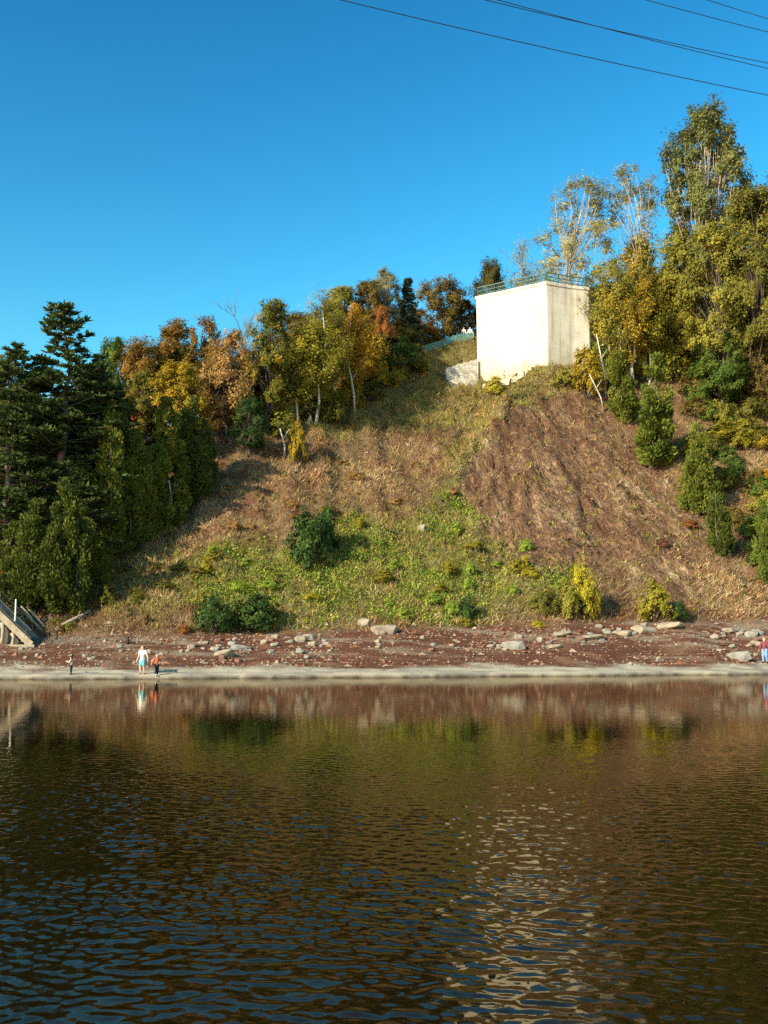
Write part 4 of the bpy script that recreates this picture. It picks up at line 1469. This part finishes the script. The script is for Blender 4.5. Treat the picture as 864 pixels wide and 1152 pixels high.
for a in [
    ('birch', 686, 440, 292, 58, 'yellow_olive', 'yellow olive birch nearest the tower, pale stems', 'birch', G5),
    ('birch', 712, 434, 286, 58, 'gold', 'tall golden birch second from the tower', 'birch', G5),
    ('birch', 730, 432, 318, 62, 'yellow_green', 'yellow green birch above the broad hillside cedar', 'birch', G5),
    ('birch', 756, 424, 300, 70, 'yellow_olive', 'olive yellow birch with several slanting white stems', 'birch', G5),
    ('birch', 785, 422, 296, 74, 'yellow_green', 'leafy yellow green birch below the tallest poplar', 'birch', G5),
    ('birch', 815, 430, 300, 76, 'yellow_olive', 'yellow olive birch above the dark leafy tree', 'birch', G5),
    ('broad', 850, 446, 300, 84, 'brown_olive', 'brown olive tree at the right edge above the orange bushes', 'tree', G5),
    ('broad', 812, 458, 376, 78, 'green', 'low spreading green tree on the upper right hillside', 'tree', G5),
    ('shrub', 786, 462, 424, 44, 'green', 'green bush left of the low spreading tree', 'bush', G5),
    ('broad', 858, 470, 380, 56, 'brown_olive', 'dull brown tree at the right edge beside the low spreading tree', 'tree', G5),
    ('shrub', 660, 446, 388, 46, 'gold', 'golden bush against the right wall of the tower', 'bush', G5),
    ('shrub', 634, 436, 412, 34, 'yellow_olive', 'yellow olive bush at the tower foot', 'bush', G5),
    ('shrub', 722, 424, 356, 56, 'yellow_green', 'bright yellow green bush between the birches and broad cedar', 'bush', G5),
    ('shrub', 685, 440, 395, 44, 'olive', 'olive bush under the birch nearest the tower', 'bush', G5),
    ('shrub', 760, 428, 380, 50, 'olive', 'olive bush right of the bright yellow green bush', 'bush', G5),
    ('cedar', 702, 476, 394, 40, 'cedar', 'short rounded cedar left of the broad hillside cedar', 'cedar', G6),
    ('cedar', 738, 524, 398, 56, 'cedar_bright', 'broad bright cedar, biggest of the cedars on the right hillside', 'cedar', G6),
    ('cedar', 789, 578, 476, 42, 'cedar', 'cedar right of and below the broad hillside cedar', 'cedar', G6),
    ('cedar', 808, 624, 542, 34, 'cedar_dark', 'narrow dark cedar, lowest of the right hillside cedars', 'cedar', G6),
    ('cedar', 862, 656, 560, 32, 'cedar_bright', 'cedar cut by the right edge below the orange bushes', 'cedar', G6),
    ('shrub', 857, 506, 482, 30, 'gold', 'upper golden bush at the right edge', 'bush', G7),
    ('shrub', 857, 556, 526, 34, 'orange_gold', 'lower orange gold bush at the right edge', 'bush', G7),
    ('shrub', 776, 594, 583, 30, 'rust', 'low rust red bush beside the cedar right of the broad cedar', 'bush', G7),
    ('shrub', 746, 614, 604, 22, 'burgundy', 'small dull red bush on the bare right slope', 'bush', G7),
    ('shrub', 346, 638, 572, 62, 'dark_green', 'dark green lower bush of the pair alone in the middle of the slope', 'bush', G7),
    ('shrub', 366, 622, 566, 44, 'dark_green', 'dark green upper part of the bush pair in the middle of the slope', 'bush', G7),
    ('shrub', 240, 710, 664, 62, 'dark_green', 'dark green bush, left one of the pair above the left stones', 'bush', G7),
    ('shrub', 286, 708, 664, 66, 'dark_green', 'dark green bush, right one of the pair above the left stones', 'bush', G7),
    ('shrub', 526, 698, 666, 32, 'dark_green', 'small dark green bush low on the slope at mid shore', 'bush', G7),
    ('shrub', 655, 690, 628, 48, 'yellow', 'bright yellow bush above the slab row', 'bush', G7),
    ('shrub', 640, 694, 650, 30, 'yellow_olive', 'dull yellow low bush against the left of the bright yellow bush', 'bush', G7),
    ('shrub', 738, 698, 650, 54, 'yellow_green', 'yellow green bush at the right end of the slab row', 'bush', G7),
    ('shrub', 765, 698, 672, 22, 'dark_green', 'small dark bush in place of the dark hole right of the yellow green bush', 'bush', G7),  # dark leaves drawn in place of the dark hole beside the bush
    ('shrub', 556, 444, 422, 30, 'yellow', 'small yellow bush under the left corner of the tower', 'bush', G7),
    ('shrub', 120, 680, 655, 36, 'olive', 'low olive bush on the left slope beside the pale stone', 'bush', G7),
    ('shrub', 612, 690, 660, 44, 'olive', 'olive bush left of the bright yellow bush', 'bush', G7),
    ('shrub', 668, 690, 664, 22, 'red', 'small red bush at the foot of the bright yellow bush', 'bush', G7),
]:
    tree(*a)

fr = random.Random(12)
for n, p0, p1, top, Y, pals, lab, grp in [
    (9, 90, 320, lambda q: np.interp(q, [90, 130, 200, 250, 320], [430, 415, 395, 400, 385]), (101, 110), ['olive', 'dark_olive', 'olive_rust', 'brown_olive', 'green_gold'],
     'half hidden leafy tree in the back row of the left hill wood', 'back row of the left hill wood'),
    (9, 320, 462, lambda q: np.interp(q, [320, 400, 470], [372, 350, 352]), (118, 127), ['olive', 'dark_olive', 'yellow_olive', 'brown_olive', 'olive_rust'],
     'half hidden leafy tree in the back row of the hilltop wood left of the tower', 'back row of the hilltop wood'),
    (12, 668, 890, lambda q: np.interp(q, [668, 760, 890], [322, 300, 270]), (121, 131), ['olive', 'yellow_olive', 'brown_olive', 'dark_olive', 'green_gold'],
     'half hidden leafy tree in the back row of the wood right of the tower', 'back row of the right wood'),
    (7, -30, 120, lambda q: np.interp(q, [-30, 120], [455, 450]), (88, 99), ['dark_olive', 'dark_green', 'olive'],
     'half hidden leafy tree behind the pines at far left', 'trees behind the pines')]:
    for k in range(n):
        q = p0 + (p1 - p0) * (k + fr.uniform(.2, .8)) / n
        tree('broad', q, 0, float(top(q)) + fr.uniform(-12, 14), fr.uniform(50, 72), fr.choice(pals), lab, 'tree', grp, fr.uniform(*Y), fr.randrange(5))
for n, p0, p1, base, hgt, pals, lab, grp in [
    (12, 665, 862, lambda q: np.interp(q, [665, 700, 760, 862], [436, 432, 428, 456]), (34, 60), ['olive', 'yellow_olive', 'yellow_green', 'green', 'gold', 'brown_olive'],
     'leafy bush in the understory of the wood right of the tower', 'understory of the right wood'),
    (9, 300, 475, lambda q: np.interp(q, [300, 380, 475], [486, 464, 415]), (24, 44), ['olive', 'yellow_olive', 'dark_olive', 'gold', 'brown_olive'],
     'leafy bush in the understory along the hilltop wood edge', 'understory of the hilltop wood'),
    (9, 10, 235, lambda q: np.interp(q, [10, 100, 170, 235], [676, 655, 600, 530]), (20, 40), ['dark_olive', 'cedar', 'olive', 'cedar_dark'],
     'leafy bush in the understory of the left wood', 'understory of the left wood')]:
    for k in range(n):
        q = p0 + (p1 - p0) * (k + fr.uniform(.1, .9)) / n
        bb = float(base(q)) + fr.uniform(-4, 3)
        tree('shrub', q, bb, bb - fr.uniform(*hgt), fr.uniform(34, 54), fr.choice(pals), lab, 'bush', grp)

for k in range(44):
    q, w_ = fr.uniform(744, 872), fr.uniform(425, 640)
    if w_ > 450 + 1.7 * (q - 750): continue
    tree('shrub', q, w_ + 18, w_ - fr.uniform(2, 16), fr.uniform(28, 58), fr.choice(['olive', 'yellow_olive', 'green', 'brown_olive', 'yellow_green', 'cedar_bright', 'olive']),
         'ragged bush hanging on the steep hillside at the right edge', 'bush', 'bushes hanging on the right hillside')
for k in range(12):
    q, w_ = fr.uniform(250, 530), fr.uniform(470, 600)
    if w_ < 500 - .32 * (q - 300) + 8: continue
    tree('shrub', q, w_, w_ - fr.uniform(5, 11), fr.uniform(14, 30), 'peach',
         'low clump of pale brown scrub on the dry middle slope', 'bush', 'brown scrub on the dry slope')
for k in range(40):
    q, w_ = fr.uniform(230, 640), fr.uniform(590, 705)
    if abs(q - 350) < 40 and w_ < 645: continue
    tree('shrub', q, w_, w_ - fr.uniform(8, 17), fr.uniform(16, 34), fr.choice(['weed', 'yellow_green', 'yellow', 'weed', 'weed']),
         'low leafy weed clump on the green lower slope', 'bush', 'weeds on the green lower slope')
for k in range(22):
    q, w_ = fr.uniform(60, 230), fr.uniform(640, 712)
    tree('shrub', q, w_, w_ - fr.uniform(5, 12), fr.uniform(14, 34), fr.choice(['olive', 'rust', 'brown', 'yellow_olive', 'brown_olive']),
         'low orange brown scrub at the foot of the left hillside', 'bush', 'scrub at the foot of the left hillside')

# pale leaning snags
for px0, py0, px1, py1, rad, lab in [
    (320, 502, 315, 482, .10, 'curved white snag leaning out of the scrub on the left hilltop'),
    (399, 452, 391, 405, .12, 'white bare trunk with a fork in front of the orange birch'),
    (682, 420, 671, 376, .10, 'white leaning trunk in front of the birch nearest the tower'),
    (680, 436, 663, 421, .09, 'short white trunk lying out over the shale slope below the birch nearest the tower'),
    (714, 412, 700, 352, .11, 'long white leaning trunk between the two birches nearest the tower'),
    (752, 372, 738, 326, .09, 'white slanting trunk among the olive yellow birches'),
    (790, 368, 776, 322, .09, 'white slanting trunk below the tallest poplar'),
    (192, 575, 190, 540, .09, 'short white trunk at the right of the hillside cedars'),
    (68, 615, 75, 588, .09, 'white leaning trunk under the tallest pine')]:
    p = hit(px0, py0 + (26 if px0 > 670 else 12))
    q = at_depth(px1, py1, p[1] - 1.5)
    d = Vector(q) - Vector(p)
    m = MB()
    m.tube([Vector((0, 0, -.3)), d * .35 + Vector((.18, 0, 0)), d * .7 + Vector((.1, 0, 0)), d], [rad, rad * .9, rad * .75, rad * .4], 7)
    m.tube([d * .6 + Vector((.1, 0, 0)), d * .6 + Vector((.7, -.2, 1.0))], [rad * .5, rad * .15], 5)
    tag(m.build('snag', BARK_WHITE, None, p, True), lab, 'dead trunk', 'white bare trunks')


# ------------------------------------------------------------------ ground cover
def build_cover():
    r = np.random.default_rng(9)
    # dry brush: stiff thin stems
    def sample(n, wfun):
        x = r.uniform(-40, 52, n); t = r.uniform(.2, 62, n)
        y = shore(x) + 11 + t
        z = terrain(x, y)
        zz = zones(x, y, z)
        keep = r.random(n) < wfun(x, y, z, zz)
        return x[keep], y[keep], z[keep], [q[keep] for q in zz]

    def blades(x, y, z, nper, length, width, cols, lean=.7, down=.25, jitter=.2, side=None):
        n = len(x) * nper
        X = np.repeat(x, nper) + r.normal(0, jitter, n)
        Y = np.repeat(y, nper) + r.normal(0, jitter, n)
        Z = terrain(X, Y) - .03
        L = np.repeat(length, nper) * r.uniform(.5, 1.2, n)
        d = np.stack([r.normal(0, lean, n) + (0 if side is None else np.repeat(side, nper)), r.normal(-down, lean, n), np.ones(n)], 1)
        d /= np.linalg.norm(d, axis=1)[:, None]
        P0 = np.stack([X, Y, Z], 1)
        bend = r.normal(0, .25, (n, 3)); bend[:, 2] = -np.abs(bend[:, 2])
        P1 = P0 + d * (L * .55)[:, None]
        P2 = P0 + d * L[:, None] + bend * L[:, None] * .5
        w = np.cross(d, unit(r, n)); w /= np.linalg.norm(w, axis=1)[:, None] + 1e-9
        w = w * (width * r.uniform(.6, 1.4, n))[:, None]
        V = np.stack([P0 - w, P0 + w, P1 + w * .8, P1 - w * .8, P2 + w * .2, P2 - w * .2], 1).reshape(-1, 3)
        i = np.arange(n)[:, None] * 6
        Q = np.concatenate([i + np.array([[0, 1, 2, 3]]), i + np.array([[3, 2, 4, 5]])], 0)
        Cc = np.repeat(cols, nper, 0) * r.uniform(.65, 1.35, (n, 1))
        C4 = np.concatenate([Cc, np.ones((n, 1))], 1)
        return V, Q, np.concatenate([C4, C4], 0)

    def pick(n, pal, w=None):
        pal = np.array(pal)
        return pal[r.choice(len(pal), n, p=w)]

    mt = colour_mat('dry_stalks', .12)
    x, y, z, zz = sample(110000, lambda x, y, z, q: np.clip((1 - q[0]) * (.75 - .38 * q[3] - .35 * q[1] - .5 * q[4] + .5 * q[5] - .80 * q[3]), 0.02, 1) * (q[0] < .5))
    n = len(x)
    cols = pick(n, [[.36, .24, .115], [.28, .165, .075], [.47, .35, .19], [.20, .11, .055], [.33, .21, .10]])
    patch = sstep(-.2, .3, fbm(x * .3, y * .3, 81, 3))[:, None]
    cols = cols * (.72 + .5 * patch)
    cols = cols * (1 - np.array([.0, .12, .2]) * sstep(-.1, .4, zz[6])[:, None])
    V, Q, C = blades(x, y, z, 5, r.uniform(.25, .75, n), .019, cols, .7, .4, .18, .35 * sstep(2, 12, x))
    tag(link('dry_brush', np_mesh('dry_brush', V, Q, mt, {'col': ('FACE', 'FLOAT_COLOR', C)})),
        'dry brown stalks and dead brush covering the slope', 'dry brush', None, 'stuff')
    # grass: yellow green tufts on the terrace and the spine and between vines
    x, y, z, zz = sample(120000, lambda x, y, z, q: np.clip((1 - q[0]) * (q[2] * .9 + q[1] * .7 + .05) * (.25 + 1.2 * sstep(-.15, .25, fbm(x * .9, y * .9, 86, 3))), 0, 1))
    n = len(x)
    cols = pick(n, [[.32, .29, .06], [.24, .25, .045], [.42, .35, .09], [.17, .21, .04], [.36, .27, .09]])
    V, Q, C = blades(x, y, z, 5, r.uniform(.25, .6, n), .022, cols, .5, .2, .15)
    tag(link('grass', np_mesh('grass', V, Q, colour_mat('grass_blades', .2), {'col': ('FACE', 'FLOAT_COLOR', C)})),
        'yellowing grass tufts on the hillside', 'grass', None, 'stuff')
    # leafy vines in bright green patches
    x, y, z, zz = sample(110000, lambda x, y, z, q: np.clip((1 - q[0]) * q[1] * (.12 + 1.4 * sstep(-.05, .35, fbm(x * .45, y * .45, 83, 3))), 0, 1))
    n = len(x); k = 10
    X = np.repeat(x, k) + r.normal(0, .28, n * k); Y = np.repeat(y, k) + r.normal(0, .28, n * k)
    Z = terrain(X, Y) + r.uniform(.02, .45, n * k) * np.repeat(r.uniform(.3, 1, n), k)
    Cn = np.stack([X, Y, Z], 1)
    V, Q = random_leaves(r, Cn, .066, .8)
    cols = np.repeat(pick(n, [[.16, .24, .03], [.23, .31, .04], [.10, .16, .025], [.34, .36, .05], [.20, .23, .04]]), k, 0) * r.uniform(.6, 1.35, (n * k, 1))
    C = np.concatenate([cols, np.ones((n * k, 1))], 1)
    tag(link('vines', np_mesh('vines', V, Q, colour_mat('vine_leaves', .25), {'col': ('FACE', 'FLOAT_COLOR', C)})),
        'bright green leafy vines spread over the lower slope', 'ground cover', None, 'stuff')
    # undergrowth in the woods and on the hill shoulders
    x, y, z, zz = sample(30000, lambda x, y, z, q: np.clip((1 - q[0]) * (q[4] * .8 + .02 + q[2] * .05), 0, 1))
    n = len(x); k = 7
    hgt = r.uniform(.3, 1.5, n)
    X = np.repeat(x, k) + r.normal(0, .3, n * k); Y = np.repeat(y, k) + r.normal(0, .3, n * k)
    Z = terrain(X, Y) + r.uniform(.02, 1, n * k) * np.repeat(hgt, k)
    V, Q = random_leaves(r, np.stack([X, Y, Z], 1), .13, .75)
    cols = np.repeat(pick(n, [[.06, .07, .02], [.10, .085, .022], [.16, .10, .03], [.04, .055, .018], [.20, .14, .03]]), k, 0) * r.uniform(.6, 1.35, (n * k, 1))
    C = np.concatenate([cols, np.ones((n * k, 1))], 1)
    tag(link('undergrowth', np_mesh('undergrowth', V, Q, colour_mat('undergrowth_leaves', .2), {'col': ('FACE', 'FLOAT_COLOR', C)})),
        'low mixed scrub growing under the trees', 'undergrowth', None, 'stuff')


build_cover()


# ------------------------------------------------------------------ people
SKIN = simple_mat('skin', (.50, .30, .21), (.58, .36, .26), 4, .6)
EYE = simple_mat('eye', (.03, .02, .02), (.05, .03, .03), 4, .3)


def cloth(name, c):
    return simple_mat(name, tuple(q * .85 for q in c), c, 6, .9)


def capsules(chains, voxel, name, mat):
    """one continuous surface round tapered chains [(points, radii)] """
    bm = bmesh.new()
    for pts, rad in chains:
        pts = [Vector(p) for p in pts]
        for p, r in zip(pts, rad):
            bmesh.ops.create_icosphere(bm, subdivisions=2, radius=r, matrix=Matrix.Translation(p))
        for (a, b), (ra, rb) in zip(zip(pts, pts[1:]), zip(rad, rad[1:])):
            d = b - a
            if d.length < 1e-5: continue
            M = Matrix.Translation((a + b) / 2) @ d.to_track_quat('Z', 'Y').to_matrix().to_4x4()
            bmesh.ops.create_cone(bm, cap_ends=True, segments=12, radius1=ra, radius2=rb, depth=d.length, matrix=M)
    me = bpy.data.meshes.new(name)
    bm.to_mesh(me); bm.free()
    o = bpy.data.objects.new(name, me); COL.objects.link(o)
    md = o.modifiers.new('r', 'REMESH'); md.mode = 'VOXEL'; md.voxel_size = voxel
    sm = o.modifiers.new('s', 'SMOOTH'); sm.factor = .5; sm.iterations = 3
    dg = bpy.context.evaluated_depsgraph_get()
    m2 = bpy.data.meshes.new_from_object(o.evaluated_get(dg))
    bpy.data.objects.remove(o); bpy.data.meshes.remove(me)
    m2.name = name
    m2.materials.clear(); m2.materials.append(mat)
    m2.polygons.foreach_set('use_smooth', [True] * len(m2.polygons))
    return m2


def person(px, py, H, face, label, pose, top, bottom, hair, shoes, sleeves=True, shorts=False, longhair=False, base=None):
    p = hit(px, py) if base is None else base
    root = empty('person', p, label, 'person', 'people by the river', face)
    h = H
    sw, hw = .118 * h, .056 * h
    J = {}
    step = pose.get('step', 0.0)
    for s, k in ((-1, 'l'), (1, 'r')):
        st = step * (1 if s > 0 else -1)
        J['hip' + k] = (s * hw, 0, .50 * h)
        J['knee' + k] = (s * hw * 1.1, st * .5 + .02 * h, .275 * h)
        J['ank' + k] = (s * hw * 1.15, st - .012 * h, .045 * h)
        J['toe' + k] = (s * hw * 1.3, st + .10 * h, .022 * h)
        J['sh' + k] = (s * sw, 0, .80 * h)
        e, w = pose[k]
        J['el' + k] = tuple(np.array(J['sh' + k]) + np.array(e) * h * np.array([s, 1, 1]))
        J['wr' + k] = tuple(np.array(J['el' + k]) + np.array(w) * h * np.array([s, 1, 1]))
    hx = pose.get('head', 0.0)
    hc = (0, .012 * h + hx, .925 * h)
    ch = [([(0, 0, .50 * h), (0, -.005 * h, .58 * h), (0, 0, .68 * h), (0, -.005 * h, .77 * h)], [.078 * h, .070 * h, .083 * h, .078 * h]),
          ([J['hipl'], J['hipr']], [.068 * h] * 2), ([J['shl'], (0, 0, .815 * h), J['shr']], [.045 * h, .055 * h, .045 * h]),
          ([(0, 0, .81 * h), (0, hx * .5, .87 * h)], [.038 * h, .033 * h]),
          ([hc, (0, hc[1] + .005 * h, .90 * h)], [.062 * h, .050 * h]), ([(0, hc[1] + .012 * h, .952 * h)], [.056 * h]),
          ([(0, hc[1] + .062 * h, .918 * h), (0, hc[1] + .055 * h, .935 * h)], [.010 * h, .007 * h])]
    for s in (-1, 1):
        ch.append(([(s * .062 * h, hc[1], .925 * h)], [.014 * h]))
    for k, s in (('l', -1), ('r', 1)):
        ch.append(([J['hip' + k], J['knee' + k], J['ank' + k]], [.066 * h, .040 * h, .024 * h]))
        ch.append(([J['ank' + k], J['toe' + k]], [.024 * h, .018 * h]))
        ch.append(([J['sh' + k], J['el' + k], J['wr' + k]], [.038 * h, .027 * h, .019 * h]))
        # hand: palm, four curled fingers and a thumb
        w = np.array(J['wr' + k]); d = w - np.array(J['el' + k]); d /= np.linalg.norm(d)
        sd = np.cross(d, (s * 1.0, .2, .1)); sd /= np.linalg.norm(sd)
        nn = np.cross(sd, d)
        pm = w + d * .045 * h
        ch.append(([w, pm], [.017 * h, .021 * h]))
        for q, fl in zip((-1.5, -.5, .5, 1.5), (.040, .048, .046, .036)):
            b0 = pm + sd * q * .0115 * h + d * .012 * h
            b1 = b0 + d * fl * .55 * h
            b2 = b1 + (d * .7 + nn * .7 * s) * fl * .45 * h
            ch.append(([b0, b1, b2], [.0062 * h, .0056 * h, .0048 * h]))
        t0 = w + d * .018 * h + sd * .020 * h
        t1 = t0 + (sd * .7 + d * .7) * .028 * h
        ch.append(([t0, t1, t1 + d * .022 * h], [.008 * h, .007 * h, .006 * h]))
    vx = .0062 * h
    link('body', capsules(ch, vx, 'body', SKIN), root)
    # clothes follow the body a little outside it
    g = .010 * h
    tc = [([(0, 0, .515 * h), (0, -.005 * h, .58 * h), (0, 0, .68 * h), (0, -.005 * h, .77 * h)], [.080 * h + g, .073 * h + g, .085 * h + g, .08 * h + g]),
          ([J['shl'], (0, 0, .812 * h), J['shr']], [.045 * h + g, .050 * h + g, .045 * h + g])]
    for k in 'lr':
        if sleeves:
            tc.append(([J['sh' + k], J['el' + k], tuple(np.array(J['el' + k]) * .12 + np.array(J['wr' + k]) * .88)], [.04 * h + g, .030 * h + g, .024 * h + g]))
        else:
            tc.append(([J['sh' + k], tuple(np.array(J['sh' + k]) * .6 + np.array(J['el' + k]) * .4)], [.04 * h + g, .037 * h + g]))
    link('shirt', capsules(tc, .009 * h, 'shirt', top), root)
    bc = [([J['hipl'], (0, 0, .52 * h), J['hipr']], [.072 * h + g, .076 * h + g, .072 * h + g])]
    for k in 'lr':
        if shorts:
            bc.append(([J['hip' + k], tuple(np.array(J['hip' + k]) * .25 + np.array(J['knee' + k]) * .75)], [.070 * h + g, .056 * h + g]))
        else:
            bc.append(([J['hip' + k], J['knee' + k], J['ank' + k]], [.068 * h + g, .046 * h + g, .034 * h + g]))
    link('shorts' if shorts else 'trousers', capsules(bc, .009 * h, 'bottoms', bottom), root)
    hc2 = [([(0, hc[1] - .012 * h, .948 * h)], [.066 * h]), ([(0, hc[1] - .02 * h, .93 * h), (0, hc[1] - .03 * h, .90 * h)], [.06 * h, .045 * h])]
    if longhair: hc2.append(([(0, hc[1] - .03 * h, .90 * h), (0, hc[1] - .05 * h, .82 * h)], [.05 * h, .035 * h]))
    link('hair', capsules(hc2, .009 * h, 'hair', hair), root)
    for s, k in ((-1, 'l'), (1, 'r')):
        if shoes:
            link('shoe', capsules([([J['ank' + k], tuple(np.array(J['ank' + k]) - np.array([0, .01, .018]) * h), tuple(np.array(J['toe' + k]) + np.array([0, .012 * h, .006 * h]))],
                                    [.031 * h, .030 * h, .026 * h])], .008 * h, 'shoe', shoes), root)
        m = MB()
        me = capsules([([(s * .022 * h, hc[1] + .053 * h, .932 * h)], [.0075 * h])], .002 * h, 'eye', EYE)
        link('eye', me, root)
    mo = capsules([([(-.014 * h, hc[1] + .055 * h, .893 * h), (.014 * h, hc[1] + .055 * h, .893 * h)], [.006 * h, .006 * h])], .002 * h, 'mouth', LIPS)
    link('mouth', mo, root)
    return root


LIPS = simple_mat('lips', (.36, .14, .11), (.42, .18, .14), 5, .5)
HAIR_D = simple_mat('dark_hair', (.02, .013, .009), (.05, .03, .02), 20, .6)
HAIR_B = simple_mat('sandy_hair', (.30, .18, .07), (.42, .26, .11), 20, .6)
ARM_DOWN = ((.04, -.01, -.165), (.03, .05, -.145))
WHITE, TEAL, ORANGE, BLACK = cloth('white_cotton', (.78, .74, .68)), cloth('teal_cotton', (.12, .38, .42)), cloth('orange_fleece', (.72, .13, .05)), cloth('black_denim', (.015, .015, .02))
PINK, NAVY, MAROON, JEANS = cloth('pale_pink_cotton', (.60, .38, .32)), cloth('dark_navy_cotton', (.02, .02, .035)), cloth('maroon_wool', (.17, .035, .045)), cloth('blue_denim', (.16, .27, .42))
person(160, 758.5, 1.60, 2.7, 'adult in white top and teal shorts standing barefoot at the water edge',
       {'l': ((.09, -.01, -.15), (.04, .03, -.15)), 'r': ((.06, .0, -.16), (.02, .06, -.14)), 'step': .06}, WHITE, TEAL, HAIR_D, None, False, True, True)
person(176, 760, 1.18, -2.6, 'child in bright orange jacket and black trousers beside the adult at the water edge',
       {'l': ((.10, .0, -.13), (.05, .06, -.11)), 'r': ((.10, .02, -.13), (.06, .06, -.10)), 'step': .05}, ORANGE, BLACK, HAIR_B, WHITE)
person(80, 759, 1.0, 1.45, 'small child in pink top and dark trousers facing left with hands raised to chest',
       {'l': ((.03, .09, -.12), (-.03, .14, .05)), 'r': ((.03, .09, -.12), (-.02, .14, .07)), 'step': .03, 'head': .015}, PINK, NAVY, HAIR_D, BLACK, False)
person(861, 746, 1.72, 2.4, 'person in maroon top and blue jeans standing at the right end of the shore',
       {'l': ARM_DOWN, 'r': ((.06, -.02, -.16), (.02, .10, -.12)), 'step': .06}, MAROON, JEANS, HAIR_D, BLACK)
for px, py, hh, lab, hr in [(522.5, 379.5, 1.62, 'visitor in white shirt and dark hair behind the green fence, farther from the tower', HAIR_D),
                            (529.5, 376.5, 1.60, 'visitor in white shirt and fair hair behind the green fence, nearest the tower', HAIR_B)]:
    q = hit_or(px, py, 128.5)
    q = q + np.array([0, .9, 0]); q[2] = float(terrain(q[0], q[1])) - .02
    person(px, py, hh, 3.0, lab, {'l': ARM_DOWN, 'r': ARM_DOWN, 'step': .03}, WHITE, NAVY, hr, BLACK, base=q)

# driftwood stump on the shore behind the adult
p = hit(143, 724)
m = MB()
m.tube([(0, 0, -.1), (.02, 0, .2), (.0, 0, .42)], [.16, .12, .10], 8)
for a, dx, dz in ((0, .34, .02), (2.2, -.22, .05), (1.2, .2, .55), (3.4, -.26, .5)):
    m.tube([(0, 0, .15 + dz * .3), (dx * .6, .1 * math.sin(a), .2 + dz * .4), (dx, .15 * math.sin(a), dz)], [.07, .05, .025], 6)
tag(m.build('tree_stump', simple_mat('dark_wet_wood', (.02, .014, .01), (.06, .035, .025), 8, .8), None, p, True),
    'dark rooty stump lying on the shore up behind the adult', 'stump')
